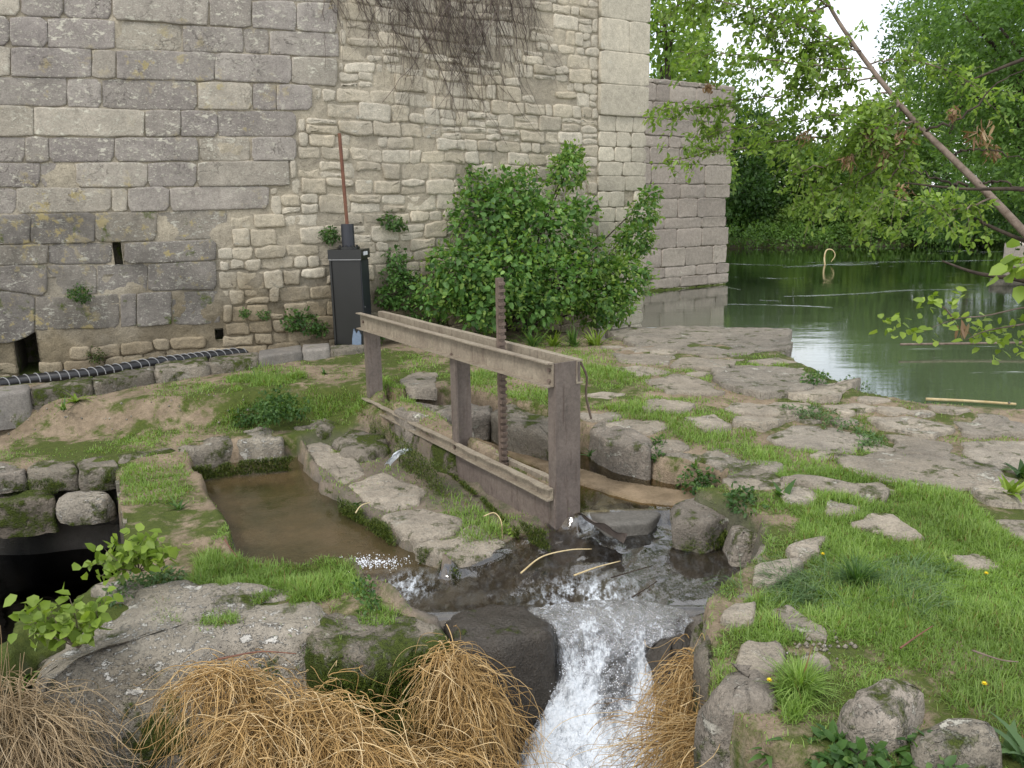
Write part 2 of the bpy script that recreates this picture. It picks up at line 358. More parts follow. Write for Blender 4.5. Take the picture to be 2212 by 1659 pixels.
def rust_mat(name, a, c, e, rough=.6, metal=.25):
    b = NB(name); n = b.noise(5, 6, .7); n2 = b.noise(45, 5, .7); st = b.noise(8, 4, .6, vec=b.mapped((4, 4, .5)))
    col = b.mix(b.ramp(n, [(.35, 0.), (.65, 1.)]), a, c); col = b.mix(b.ramp(st, [(.55, 0.), (.75, .8)]), col, e)
    col = b.mix(.6, col, b.ramp(n2, [(.3, .6), (.7, 1.3)]), 'MULTIPLY')
    col = b.mix(b.ramp(b.noise(3.1, 5, .7), [(.63, 0.), (.72, .5)]), col, (.13, .15, .05))
    return b.end(b.bsdf(col, rough, .4, b.bump(n2, .35, .006), metal))
M['beam'] = rust_mat('weathered painted steel', (.32, .275, .205), (.22, .18, .135), (.11, .075, .055), metal=.05)
M['post'] = rust_mat('brown rusted steel', (.135, .11, .095), (.19, .155, .132), (.08, .052, .04), .5, metal=.15)
M['rack'] = rust_mat('dark rust rack', (.12, .085, .065), (.19, .145, .115), (.05, .03, .025))
M['plate'] = rust_mat('grey brown gate plate', (.135, .105, .09), (.18, .145, .12), (.08, .055, .045), .75, metal=0.)
M['rod'] = rust_mat('red rusted rod', (.19, .085, .05), (.14, .06, .04), (.25, .12, .07), .6)
def simple(name, col, rough=.5, spec=.4, nb=None, metal=0):
    b = NB(name); c = b.mix(.5, b.mix(0., col, col), b.ramp(b.noise(nb or 6, 5), [(.3, .75), (.7, 1.2)]), 'MULTIPLY'); return b.end(b.bsdf(c, rough, spec, None, metal))
M['black_paint'] = simple('black painted steel', (.014, .014, .013), .35, .5)
M['blue_black'] = simple('black blue side panel', (.024, .026, .034), .4, .5)
M['black_rubber'] = simple('black plastic duct', (.012, .012, .013), .35, .5)
M['white_label'] = simple('white sticker', (.8, .82, .86), .4)
M['pale_edge'] = simple('scuffed pale rib', (.24, .24, .24), .5, nb=9)
M['scuff'] = simple('blue grey scraped paint', (.16, .21, .28), .5, nb=30)
M['yellow'] = simple('yellow petals', (.8, .62, .02), .6)
M['concrete'] = stone_mat('smooth sloping concrete', (.15, .14, .12), (.11, .10, .09), (.15, .14, .12), bump=.3, rough=.6)

def river_mat():
    b = NB('river water'); w1 = b.noise(1.1, 4, .55, vec=b.mapped((.55, 2.2, 1))); w2 = b.noise(7, 4, .55, vec=b.mapped((.6, 2., 1)))
    calm = b.ramp(b.noise(.16, 3, vec=b.mapped((.6, 1.4, 1))), [(.4, .25), (.6, 1.)])
    h = b.math('MULTIPLY', b.math('ADD', b.math('MULTIPLY', w1, .6), b.math('MULTIPLY', w2, .16)), calm)
    foam = b.math('MULTIPLY', b.ramp(b.noise(1.5, 5, .7, vec=b.mapped((.25, 2.6, 1))), [(.63, 0.), (.67, 1.)]), b.ramp(b.noise(.22, 2, vec=b.mapped((.5, 1.7, 1), (4, 2, 0))), [(.5, 0.), (.56, .8)]))
    nr = b.bump(h, .25, .05); col = b.mix(foam, (.10, .13, .07), (.6, .63, .62))
    df = b.n.new('ShaderNodeBsdfDiffuse'); b.l.new(col, df.inputs[0]); gl = b.n.new('ShaderNodeBsdfGlossy'); gl.inputs['Roughness'].default_value = .03; b.l.new(nr, gl.inputs['Normal'])
    fr = b.n.new('ShaderNodeFresnel'); fr.inputs[0].default_value = 1.33; b.l.new(nr, fr.inputs['Normal']); fc = b.math('MULTIPLY', b.math('ADD', b.math('MULTIPLY', fr.outputs[0], 1.7), .0, True), b.math('SUBTRACT', 1., b.math('MULTIPLY', foam, .8)))
    ms = b.n.new('ShaderNodeMixShader'); b.l.new(fc, ms.inputs[0]); b.l.new(df.outputs[0], ms.inputs[1]); b.l.new(gl.outputs[0], ms.inputs[2]); return b.end(ms.outputs[0])
M['river'] = river_mat()
def clear_mat(name, tint, hs, hd, fmax=1., rough=.02, flow=(1, 1, 1), foam=0., murk=None, ior=1.33):
    b = NB(name); h = b.noise(hs, 5, .6, vec=b.mapped(flow)); nr = b.bump(h, .6, hd)
    tr = b.n.new('ShaderNodeBsdfTransparent'); tr.inputs[0].default_value = (*tint, 1)
    gl = b.n.new('ShaderNodeBsdfGlossy'); gl.inputs[0].default_value = (fmax, fmax, fmax, 1); gl.inputs['Roughness'].default_value = rough; b.l.new(nr, gl.inputs['Normal'])
    fr = b.n.new('ShaderNodeFresnel'); fr.inputs[0].default_value = ior; b.l.new(nr, fr.inputs['Normal'])
    body = tr.outputs[0]
    if murk:
        mk = b.n.new('ShaderNodeMixShader'); mk.inputs[0].default_value = murk[0]; b.l.new(body, mk.inputs[1]); b.l.new(b.bsdf(b.mix(b.ramp(b.noise(1.7, 4, .6), [(.35, 0.), (.65, 1.)]), murk[1], murk[2]), .9, .0), mk.inputs[2]); body = mk.outputs[0]
    ms = b.n.new('ShaderNodeMixShader'); b.l.new(fr.outputs[0], ms.inputs[0]); b.l.new(body, ms.inputs[1]); b.l.new(gl.outputs[0], ms.inputs[2])
    sh = ms.outputs[0]
    if foam:
        f = b.math('MULTIPLY', b.attr('foam'), b.ramp(b.noise(16, 6, .8, vec=b.mapped(flow)), [(.46, 0.), (.66, 1.)]))
        m2 = b.n.new('ShaderNodeMixShader'); b.l.new(f, m2.inputs[0]); b.l.new(sh, m2.inputs[1]); b.l.new(b.bsdf((.75, .8, .84), .5, .4), m2.inputs[2]); sh = m2.outputs[0]
    return b.end(sh)
M['pool_water'] = clear_mat('still shallow water', (.62, .52, .34), 4, .012, rough=.03, murk=(.42, (.06, .062, .026), (.17, .125, .065)), fmax=1., ior=1.45)
M['chan_water'] = clear_mat('clear channel water', (.75, .68, .5), 2, .004, ior=1.4)
M['dark_water'] = clear_mat('dark chamber water', (.06, .06, .04), 3, .01, fmax=.8)
M['flow_water'] = clear_mat('fast shallow water', (.80, .76, .68), 6, .009, foam=1., flow=(1.4, .6, 1), ior=1.9)
def foam_mat():
    b = NB('white falling water'); a = b.attr('foam'); n = b.noise(11, 6, .75, vec=b.mapped((1.3, 1.0, .45))); n2 = b.noise(55, 4, .7, vec=b.mapped((1.2, 1, .5)))
    f = b.math('ADD', b.math('MULTIPLY', n, .75), b.math('MULTIPLY', n2, .35)); f = b.math('ADD', f, b.math('MULTIPLY', b.math('SUBTRACT', b.noise(3.2, 3), .5), .5)); f = b.math('ADD', f, b.math('MULTIPLY', a, .22))
    msk = b.ramp(f, [(.60, 0.), (.80, 1.)])
    nr = b.bump(b.math('ADD', n, b.math('MULTIPLY', n2, .5)), .8, .05)
    wat = b.n.new('ShaderNodeMixShader'); tr = b.n.new('ShaderNodeBsdfTransparent'); tr.inputs[0].default_value = (.62, .60, .55, 1)
    gl = b.n.new('ShaderNodeBsdfGlossy'); gl.inputs['Roughness'].default_value = .08; b.l.new(nr, gl.inputs['Normal'])
    fr = b.n.new('ShaderNodeFresnel'); fr.inputs[0].default_value = 1.45; b.l.new(nr, fr.inputs['Normal'])
    b.l.new(b.math('ADD', fr.outputs[0], .06), wat.inputs[0]); b.l.new(tr.outputs[0], wat.inputs[1]); b.l.new(gl.outputs[0], wat.inputs[2])
    col = b.mix(n2, (.62, .70, .78), (.93, .94, .95)); ms = b.n.new('ShaderNodeMixShader'); b.l.new(msk, ms.inputs[0]); b.l.new(wat.outputs[0], ms.inputs[1])
    b.l.new(b.bsdf(col, .45, .4, nr, 0, **{'Subsurface Weight': .0}), ms.inputs[2]); return b.end(ms.outputs[0])
M['foam'] = foam_mat()
M['spray'] = simple('white spray', (.85, .88, .92), .3)
#==PART2==
def poly(uvs, z): return np.array([at(u, v, z)[:2] for u, v in uvs])
Z_RIV = -.34; Z_POOL = -.465; Z_CHAN = -.27; Z_DARK = -1.0

ZF = -.40
P0 = at(1196, 1152, ZF); fd = ray(-9, 470)[:2]; D2 = unit(fd); D = np.array([D2[0], D2[1], 0]); N = np.array([D2[1], -D2[0], 0]); ZV = np.array([0, 0, 1.])
ZTOP = atd(1213, 783, P0[1])[2]; ZLOW = atd(1190, 1056, P0[1])[2]
def fpt(t, n, z): return np.array([P0[0], P0[1], 0])+D*t+N*n+ZV*z
def t_of(u, v, z, n=0.):
    p = at(u, v, z)-np.array([P0[0], P0[1], 0]); return float(p@D)
TE = t_of(783, 676, ZTOP); TM = t_of(950, 960, ZLOW)
W = .165

# ------------------------------------------------------------------ ground heightfield
land_edge = [(1200, 712), (1318, 732), (1500, 729), (1694, 738), (1697, 768), (1780, 812), (1860, 846), (2000, 862), (2212, 872)]
LE = [at(u, v, 0)[:2] for u, v in land_edge]
LAND = np.array([(-14, -3), (-14, 13.5)] + [(LE[0][0]-3, LE[0][1]+1.9)] + LE + [(14, LE[-1][1]-.4), (14, -3)])
POOL = poly([(405, 1010), (470, 998), (560, 990), (650, 980), (700, 1062), (800, 1122), (880, 1178), (960, 1225), (950, 1262), (800, 1262), (600, 1262), (515, 1235), (490, 1165), (450, 1100), (430, 1055)], -.45)
DARKP = poly([(-700, 1020), (0, 1020), (120, 1014), (246, 1008), (262, 1100), (290, 1205), (180, 1262), (70, 1330), (0, 1400), (-300, 1480), (-700, 1500)], -.30)
BOUL = poly([(70, 1560), (60, 1420), (180, 1262), (290, 1205), (420, 1195), (600, 1225), (790, 1245), (840, 1290), (960, 1330), (990, 1700), (60, 1700)], -.36)
LEFTLOW = poly([(-900, 935), (0, 930), (300, 925), (480, 915), (640, 890), (770, 885), (840, 930), (960, 1010), (1000, 1080), (900, 1300), (600, 1500), (-900, 1600)], -.24)
_f = lambda t, n: [float(q) for q in fpt(t, n, 0)[:2]]
CHAN = np.vstack([[_f(-.12, W+.03), _f(TE*.5, W+.03), _f(TE-.45, W+.05)], poly([(880, 893), (990, 905), (1200, 952), (1330, 1008), (1440, 1042), (1560, 1060), (1575, 1092), (1450, 1118), (1440, 1155), (1290, 1175)], -.29)])
SANDR = poly([(880, 893), (990, 905), (1200, 952), (1330, 1008), (1440, 1042), (1560, 1060), (1545, 1090), (1400, 1082), (1230, 1035), (1000, 960), (880, 912)], -.27)
APRON = poly([(770, 1240), (985, 1225), (1110, 1188), (1185, 1158), (1260, 1130), (1440, 1125), (1560, 1165), (1630, 1195), (1640, 1262), (1570, 1310), (1510, 1375), (1150, 1400), (960, 1375), (850, 1300)], -.39)
LEDGE = np.vstack([poly([(645, 962), (700, 946), (790, 938)], -.37), [_f(TE-.5, -.02), _f(TM+.03, .0), _f(TM, .07), _f(-.10, .07)], poly([(1150, 1185), (985, 1230), (880, 1172), (800, 1117), (700, 1062)], -.37)])
DIV = poly([(252, 1010), (400, 1000), (440, 1060), (492, 1130), (488, 1165), (420, 1200), (292, 1200)], -.32)
FRONT = np.vstack([poly([(-900, 1560), (0, 1500), (60, 1440), (200, 1350), (420, 1320), (640, 1325), (780, 1335), (955, 1350)], -.36),
                   poly([(965, 1378), (1180, 1345), (1300, 1318), (1400, 1322), (1500, 1348)], -.5),
                   poly([(1528, 1420), (1545, 1500), (1680, 1590), (1850, 1605), (1975, 1640), (2150, 1670), (2600, 1800)], -.08), [[3.5, -2.5], [-9, -2.5]]])
SANDR = poly([(830, 880), (1190, 985), (1330, 1025), (1560, 1062), (1545, 1092), (1380, 1080), (1230, 1035), (1000, 935), (830, 905)], -.25)

def hfun(x, y):
    x = np.asarray(x, float); y = np.asarray(y, float)
    w = f2(x, y, 3.3, 3, 2)*.05
    h = f2(x, y, .8, 4, 1)*.06 + f2(x, y, 6, 4, 5)*.016
    h = h - .14*sstep(-y, -7.4, -5.3)
    def cut(p, z, a=.04, b=.05, rough=.03):
        nonlocal h
        lo, hi = p.min(0)-.2, p.max(0)+.2; k = np.nonzero((x > lo[0]) & (x < hi[0]) & (y > lo[1]) & (y < hi[1]))[0]
        if not len(k): return
        xk, yk = x[k], y[k]; m = sstep(sdist(xk, yk, p)+w[k], -a, b); zk = z(xk, yk) if callable(z) else z
        h[k] = h[k]*(1-m)+(zk+f2(xk, yk, 5, 3, 9)*rough)*m
    cut(LEFTLOW, -.27, .22, .22, .03)
    cut(CHAN, -.50, .03, .05)
    cut(SANDR, -.268, .03, .05, .010)
    cut(LEDGE, -.385, .03, .06, .03)
    cut(POOL, -.60, .02, .05, .03)
    cut(DIV, -.30, .05, .03, .03)
    # the apron slopes towards the lip
    m = sstep(sdist(x, y, APRON)+w*.6, -.04, .05)
    ya = np.clip((4.95-y)/.9, 0, 1); za = -.375-.115*ya+f2(x*1.3-y*.5, y*.6, 4, 5, 12)*.045+f2(x*1.2-y*.8, y*.5, 14, 3, 13)*.012
    h = h*(1-m)+za*m
    cut(DARKP, -1.25, .0, .05)
    cut(BOUL, -.36, .04, .04, .03)
    m = sstep(sdist(x, y, FRONT)+w*.5, -.03, .05); h = h*(1-m)+(-1.02+f2(x, y, 2, 4, 22)*.12)*m
    s = sdist(x, y, LAND)+w; m = sstep(-s, -.03, .05); h = h*(1-m)+(-1.3)*m
    return h
def atg(u, v):                         # the point of the ground seen at a spot of the photograph
    z = -.05
    for _ in range(6): p = at(u, v, z); z = .5*z+.5*max(hlook(p[0], p[1]), -.5 if v > 900 else -.12)
    return at(u, v, z)
def axis(lo, hi, a, b, fine, grow=1.09, mx=1.2):
    mid = list(np.arange(a, b, fine)); st = fine; q = b; R = []
    while q < hi: R.append(q); st = min(st*grow, mx); q += st
    st = fine; q = a-fine; L_ = []
    while q > lo: L_.append(q); st = min(st*grow, mx); q -= st
    return np.array(L_[::-1]+mid+R)
gx = axis(-13, 14, -3.4, 3.4, .022); gy = axis(-2.5, 22, 2.4, 6.6, .022, 1.03, .3)
GX, GY = np.meshgrid(gx, gy); xs, ys = GX.ravel(), GY.ravel(); hz = hfun(xs, ys); HG = hz.reshape(GX.shape)
def hlook(x, y):
    i = int(min(max(np.searchsorted(gx, x)-1, 0), len(gx)-2)); j = int(min(max(np.searchsorted(gy, y)-1, 0), len(gy)-2))
    fx = min(max((x-gx[i])/(gx[i+1]-gx[i]), 0), 1); fy = min(max((y-gy[j])/(gy[j+1]-gy[j]), 0), 1)
    return (HG[j, i]*(1-fx)+HG[j, i+1]*fx)*(1-fy)+(HG[j+1, i]*(1-fx)+HG[j+1, i+1]*fx)*fy
sand = np.maximum(sstep(sdist(xs, ys, POOL), -.02, .1)*sstep(-hz, .45, .5), sstep(sdist(xs, ys, SANDR), -.03, .05))
sand = np.maximum(sand, sstep(sdist(xs, ys, CHAN), 0, .1)*0)
wet = np.maximum(sstep(sdist(xs, ys, APRON), -.08, .05), sstep(sdist(xs, ys, LEDGE), -.03, .05)*.55)
wet = np.maximum(wet, sstep(-hz, .40, .46)*(1-sand))*(1-sstep(sdist(xs, ys, DIV), -.02, .02))
wet = np.clip(wet*(1+f2(xs, ys, 4, 3, 40)*.5), 0, 1)
darkm = np.maximum(sstep(sdist(xs, ys, DARKP), -.02, .05)*sstep(-hz, .3, .6), sstep(sdist(xs, ys, FRONT), -.02, .05)*sstep(-hz, .5, .8)*.8)  # shade of the pit and front drop put into the colour, deeper is blacker
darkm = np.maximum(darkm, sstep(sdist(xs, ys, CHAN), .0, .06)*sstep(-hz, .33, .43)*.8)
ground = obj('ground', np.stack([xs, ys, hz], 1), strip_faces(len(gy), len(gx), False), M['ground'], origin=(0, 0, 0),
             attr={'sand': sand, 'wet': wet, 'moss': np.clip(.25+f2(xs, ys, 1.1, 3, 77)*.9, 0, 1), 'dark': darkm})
tag(ground, kind='structure')
del GX, GY

# ------------------------------------------------------------------ water sheets
def sheet(name, x0, x1, y0, y1, z, mat, nx=2, ny=2):
    X, Y = np.meshgrid(np.linspace(x0, x1, nx), np.linspace(y0, y1, ny))
    return tag(obj(name, np.stack([X.ravel(), Y.ravel(), np.full(X.size, z)], 1), strip_faces(ny, nx, False), mat), kind='structure')
def pool_sheet(name, P, z, mat, grow=.12):
    P = P if area(P) > 0 else P[::-1]        # the surface faces up
    c = P.mean(0); Q = c+(P-c)*(1+grow); n = len(Q)
    return tag(obj(name, np.c_[np.vstack([Q, c]), np.full(n+1, z)], [(i, (i+1) % n, n) for i in range(n)], mat), kind='structure')
# river: everything beyond the land edge
E = np.array(LE); riv = [(LE[0][0]-3, LE[0][1]+1.6)] + [(p[0]-.1, p[1]-.25) for p in LE] + [(14, LE[-1][1]-1.2), (70, 4), (70, 60), (-40, 60), (-40, 16), (-6, 14.5)]
tag(obj('river', [(x, y, Z_RIV) for x, y in riv], [tuple(range(len(riv)))], M['river']), kind='structure')
pool_sheet('pool_water', POOL, Z_POOL, M['pool_water'], .03)
XX, YY = np.meshgrid(np.arange(-1.6, 1.9, .04), np.arange(4.3, 7.8, .04)); xk, yk = XX.ravel(), YY.ravel()
okc = (sdist(xk, yk, CHAN) > -.08) & (sdist(xk, yk, APRON) < .06); Fk = strip_faces(XX.shape[0], XX.shape[1], False); Fk = Fk[okc[Fk].all(1)]; us = np.unique(Fk); rmk = np.full(len(xk), -1); rmk[us] = np.arange(len(us))
tag(obj('channel_water', np.stack([xk, yk, np.full(len(xk), Z_CHAN-.02)], 1)[us], rmk[Fk], M['chan_water']), kind='structure')
pool_sheet('chamber_water', DARKP, Z_DARK, M['dark_water'], .02)

# ------------------------------------------------------------------ the mill wall
A0 = at(0, 832, -.10)[:2]; dA = np.array([math.cos(math.radians(23)), math.sin(math.radians(23))])
def hit_line(u, P, d):
    r = ray(u, 400.)[:2]; Mx = np.array([[r[0], -d[0]], [r[1], -d[1]]]); t, s = np.linalg.solve(Mx, P); return s
SB = hit_line(640, A0, dA); BEND = A0+dA*SB; dB = np.array([math.cos(math.radians(31)), math.sin(math.radians(31))])
nA = np.array([dA[1], -dA[0]]); nB = np.array([dB[1], -dB[0]])
def wallmap(A, proud=0.):              # (s, z, h) on the wall -> world
    s, z, h = A[:, 0], A[:, 1], A[:, 2]+proud
    k = np.clip((s-SB+.15)/.3, 0, 1)[:, None]
    pa = A0+dA*np.minimum(s, SB)[:, None]+dB*np.maximum(s-SB, 0)[:, None]
    n = unit(nA*(1-k)+nB*k); xy = pa+n*h[:, None]; return np.c_[xy, z]
def w2(u, v):                          # photograph -> (s, z) on the wall
    r = ray(u, v)
    for P, d, off, lo, hi in ((A0, dA, 0, -50, SB), (BEND, dB, SB, SB, 60)):
        t, s = np.linalg.solve(np.array([[r[0], -d[0]], [r[1], -d[1]]]), P)
        if lo-1e-6 <= s+off <= hi+1e-6 and t > 0: return np.array([s+off, EYE[2]+r[2]*t])
    return np.array([s+off, EYE[2]+r[2]*t])
S_Q0 = w2(1291, 300)[0]; S_Q1 = w2(1394, 300)[0]; S_L = -4.0; WTOP = 7.6
wall = empty('mill_wall', (*BEND, -.1), 'tall old stone mill wall, grey ashlar at the left turning to cream rubble at the right', 'wall')
# core behind the stones
def core(s0, s1, z0, z1, h, name, mat, thick=1.2, n=60, zz=50, amp=.02):
    S, Z = np.meshgrid(np.linspace(s0, s1, n), np.linspace(z0, z1, zz)); A = np.stack([S.ravel(), Z.ravel(), np.full(S.size, h)], 1)
    A[:, 2] += fbm(A, 3.3, 5, 3, .6)*amp
    V = wallmap(A); F = strip_faces(zz, n, False)
    ca = A[F].mean(1); ok = np.ones(len(F), bool)
    for (sa, za, sb, zb, dep) in HOLES: ok &= ~((ca[:, 0] > sa) & (ca[:, 0] < sb) & (ca[:, 1] > za) & (ca[:, 1] < zb))
    F = F[ok]
    Bk = wallmap(np.array([[s0, z0, -thick], [s1, z0, -thick], [s0, z1, -thick], [s1, z1, -thick]])); k = len(V)
    V = np.vstack([V, Bk]); F = [tuple(f) for f in F]+[(k, k+2, k+3, k+1), tuple(list(range(n))+[k+1, k]), tuple(list(range(len(S.ravel())-n, len(S.ravel())))[::-1]+[k+2, k+3]),
         tuple([n*i+n-1 for i in range(zz)]+[k+3, k+1]), tuple([n*i for i in range(zz)][::-1]+[k, k+2])]
    return obj(name, V, F, mat, wall)
K1 = .3437
def z1(x, y): return w2(x*K1, y*K1)
def z2(x, y): return w2(x*K1, 414.7+y*K1)
HOLES = []
for a_, b_, dep in (((72, 885), (268, 1150), .7), ((704, 308), (781, 456), .16), ((1352, 865), (1412, 930), .25)):
    p, q = z2(*a_), z2(*b_); HOLES.append((p[0], q[1], q[0], p[1], dep))
core(S_L, S_Q1-.02, 1.05, WTOP, -.002, 'mortar_core', M['mortar'], n=300, zz=150, amp=.024)
core(S_L, S_Q1-.02, -.9, 1.05, .002, 'mortar_core', M['mortar'], n=520, zz=60, amp=.03)
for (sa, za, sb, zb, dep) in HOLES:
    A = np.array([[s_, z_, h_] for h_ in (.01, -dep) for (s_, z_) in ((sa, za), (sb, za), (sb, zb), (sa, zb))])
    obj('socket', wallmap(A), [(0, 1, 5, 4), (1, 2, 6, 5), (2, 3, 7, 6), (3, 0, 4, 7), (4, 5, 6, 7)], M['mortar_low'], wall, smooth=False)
K1 = .3437
def z1(x, y): return w2(x*K1, y*K1)
def z2(x, y): return w2(x*K1, 414.7+y*K1)
def z3(x, y): return (x*K1, 414.7+y*K1)
# courses: bottom line in zoom coordinates, joints
C1 = [  # bottom polyline [(x,y)..], joints
 ([(-1400, -140), (0, -60), (2130, 20)], [-900, -300, 250, 900, 1480, 2100]),
 ([(-1400, 60), (0, 100), (700, 125), (1320, 165), (2120, 212)], [-1000, -420, 130, 400, 705, 1312, 1580, 1865, 2120]),
 ([(-1400, 265), (0, 290), (930, 318), (1530, 335), (2130, 365)], [-1050, -500, 60, 300, 725, 1150, 1530, 1690, 2130]),
 ([(-1400, 470), (0, 482), (600, 495), (1280, 510), (1840, 530), (2120, 548)], [-800, 68, 575, 730, 1350, 1832, 2120]),
 ([(-1400, 650), (0, 660), (430, 675), (900, 690), (1960, 696)], [-1100, -500, 425, 640, 1240, 1590, 1740, 1960]),
 ([(-1400, 855), (0, 858), (860, 862), (1860, 860)], [-900, -350, 215, 910, 1135, 1368, 1862]),
 ([(-1400, 1025), (0, 1022), (1862, 1012)], [-1000, -300, 160, 310, 722, 1250, 1578, 1862]),
 ([(-1400, 1190), (0, 1180), (1200, 1175), (1820, 1166)], [-700, -200, 252, 480, 928, 1240, 1820]),
 ([(-1400, 1365), (0, 1345), (1060, 1327), (1690, 1312)], [-1100, -600, 105, 700, 805, 1065, 1690])]
C2 = [
 ([(-1400, 380), (0, 333), (600, 320), (1360, 297), (1440, 297)], [-900, -350, 195, 598, 990, 1435]),
 ([(-1400, 520), (0, 463), (700, 455), (1360, 432)], [-1000, -200, 300, 706, 'gap', 782, 1360]),
 ([(-1400, 700), (0, 612), (300, 655), (620, 650), (930, 626), (1362, 616)], [-700, -150, 298, 612, 930, 1362]),
 ([(-1400, 1000), (0, 960), (70, 955), (215, 880), (430, 862), (760, 856), (1080, 836), (1385, 828)], [-800, -200, 220, 755, 858, 1080, 1385])]
prev = None; ENDS = []
def yline(L_, x): return float(np.interp(x, [p[0] for p in L_], [p[1] for p in L_]))
nblk = 0
def add_block(quad, mat, seed, proud, gap=.006, name='stone_block', rnd=1, dome=.012, amp=.006, jit=.006, ds=.09, tops=(.6,)):
    q = np.array(quad); 
    V, F = stone(q, [(gap+.003, -.05), (gap, proud-.006), (gap+.006, proud), (gap+.022, proud+.001)], lambda A: wallmap(A), ds=ds, rnd=-.5, jit=jit, amp=amp, nsc=6, seed=seed, tops=tops, nmin=12)
    return obj(name, V, F, mat, wall)
def run(courses, zf, first_top, low=False):
    global nblk
    top = first_top
    for bl, js in courses:
        fl = [j for j in js if j != 'gap']; ENDS.append((zf(fl[-1], yline(bl, fl[-1])), zf(fl[-1], yline(top, fl[-1]))))
        for i in range(len(js)-1):
            a, b_ = js[i], js[i+1]
            if a == 'gap' or b_ == 'gap': continue
            seedv = nblk+11; nblk += 1; r = random.Random(seedv)
            xm = [a, a+(b_-a)*.33, a+(b_-a)*.67, b_]
            tp = [zf(x+(r.uniform(-6, 6) if 0 < k_ < 3 else 0), yline(top, x)+r.uniform(-2, 2)) for k_, x in enumerate(xm)]
            bt = [zf(x+r.uniform(-3, 3), yline(bl, x)+r.uniform(-2, 2)) for x in xm][::-1]
            add_block(tp+bt, M['ashlar_low' if low else 'ashlar'], seedv, .012+r.uniform(-.012, .016), gap=.001+r.random()*.004, rnd=1)
        top = bl
run(C1, z1, [(-1400, -360), (0, -260), (2130, -170)])
run(C2, z2, [(-1400, 165), (0, 138), (1060, 120), (1690, 108)], True)
# block courses above the frame
zt = max(z1(0, -260)[1], z1(2130, -170)[1]); s_end = z1(2120, 0)[0]
zz_ = zt-.02; k = 0
top_s = z1(0, -260)[1]; 
for c_ in range(9):
    za, zb = zz_, zz_+.40
    if za > WTOP-.1: break
    s = S_L+random.random()*.4
    while s < s_end-.3:
        L_ = random.uniform(.6, 1.4); e = min(s+L_, s_end); add_block([(s, za), (e, za), (e, min(zb, WTOP)), (s, min(zb, WTOP))], M['ashlar'], 300+k, .012+random.uniform(-.008, .012)); k += 1; s = e
    zz_ = zb
ENDS.sort(key=lambda e: -max(e[0][1], e[1][1]))
def s_end_at(z):
    for a, b_ in ENDS:
        if min(a[1], b_[1])-.005 <= z <= max(a[1], b_[1])+.005: return max(a[0], b_[0])
    if z > ENDS[0][1][1]: return z1(2120, 0)[0]
    return None
# voronoi rubble
def clip(P, p, n):
    out = []; L_ = len(P)
    for i in range(L_):
        a, b_ = P[i], P[(i+1) % L_]; da = (a-p)@n; db = (b_-p)@n
        if da <= 0: out.append(a)
        if (da < 0 < db) or (db < 0 < da): out.append(a+(b_-a)*(da/(da-db)))
    return out
def cells(S, box, sy=1.6):
    S = np.array(S); T = S*[1, sy]; res = []
    for i in range(len(S)):
        d = np.linalg.norm(T-T[i], axis=1); idx = np.argsort(d)[1:15]
        P = [np.array(q, float)*[1, sy] for q in ((box[0], box[1]), (box[2], box[1]), (box[2], box[3]), (box[0], box[3]))]
        for j in idx:
            P = clip(P, (T[i]+T[j])/2, T[j]-T[i])
            if len(P) < 3: break
        res.append(np.array(P)/[1, sy] if len(P) >= 3 else None)
    return res
rr = random.Random(5); cand = []; z = -.55
def in_ash(s, z):
    e = s_end_at(z); return e if e is not None else S_L-1
def wavy(s_, z_): return .035*vnoise([[s_*1.1, z_*.9, 3.]])[0]
while z < WTOP:
    hgt = rr.uniform(.11, .22); s_ = S_L+rr.random()*.3
    while s_ < S_Q0-.02:
        wd = rr.uniform(.13, .44); e_ = min(s_+wd, S_Q0-.004)
        if S_Q0-e_ < .09: e_ = S_Q0-.004
        parts_ = [(s_, z, e_, z+hgt)]
        if hgt > .17 and rr.random() < .35: zm = z+hgt*rr.uniform(.4, .6); parts_ = [(s_, z, e_, zm), (s_, zm, e_, z+hgt)]
        for (a_, z0_, b_, z1_) in parts_:
            en = max(in_ash(0, z0_+.01), in_ash(0, z1_-.01), in_ash(0, (z0_+z1_)/2))+.004
            if b_ < en+.05: continue
            a2 = max(a_, en); jt = lambda: rr.uniform(-.014, .014)
            c = np.array([(a2+b_)/2, (z0_+z1_)/2])
            if any(sa-.03 < c[0] < sb+.03 and za-.03 < c[1] < zb+.03 for sa, za, sb, zb, _d in HOLES): continue
            if rr.random() < .06: continue
            jl = 0 if a2 == en else 1; mid_ = (a2+b_)/2+rr.uniform(-.03, .03)
            P = np.array([(a2+jt()*jl, z0_+wavy(a2, z0_)+jt()), (mid_, z0_+wavy(mid_, z0_)+jt()), (b_+jt(), z0_+wavy(b_, z0_)+jt()), (b_+jt(), z1_+wavy(b_, z1_)+jt()), (mid_, z1_+wavy(mid_, z1_)+jt()), (a2+jt()*jl, z1_+wavy(a2, z1_)+jt())])
            Wp = wallmap(np.array([[c[0], c[1], 0.]]))[0]; u, v = proj(Wp); vis = 0 if (-40 < u < 2250 and -40 < v < 1700) else 1; hid = 1 if (960 < u < 1260 and 420 < v < 720) else 0
            cand.append((vis+hid, -abs(area(P)), P, c, c[1] > 1.0))
        s_ = e_
    z += hgt
cand.sort(key=lambda t: (t[0], t[1]))
rest_V, rest_F, nr = [], [], 0
nres = {}
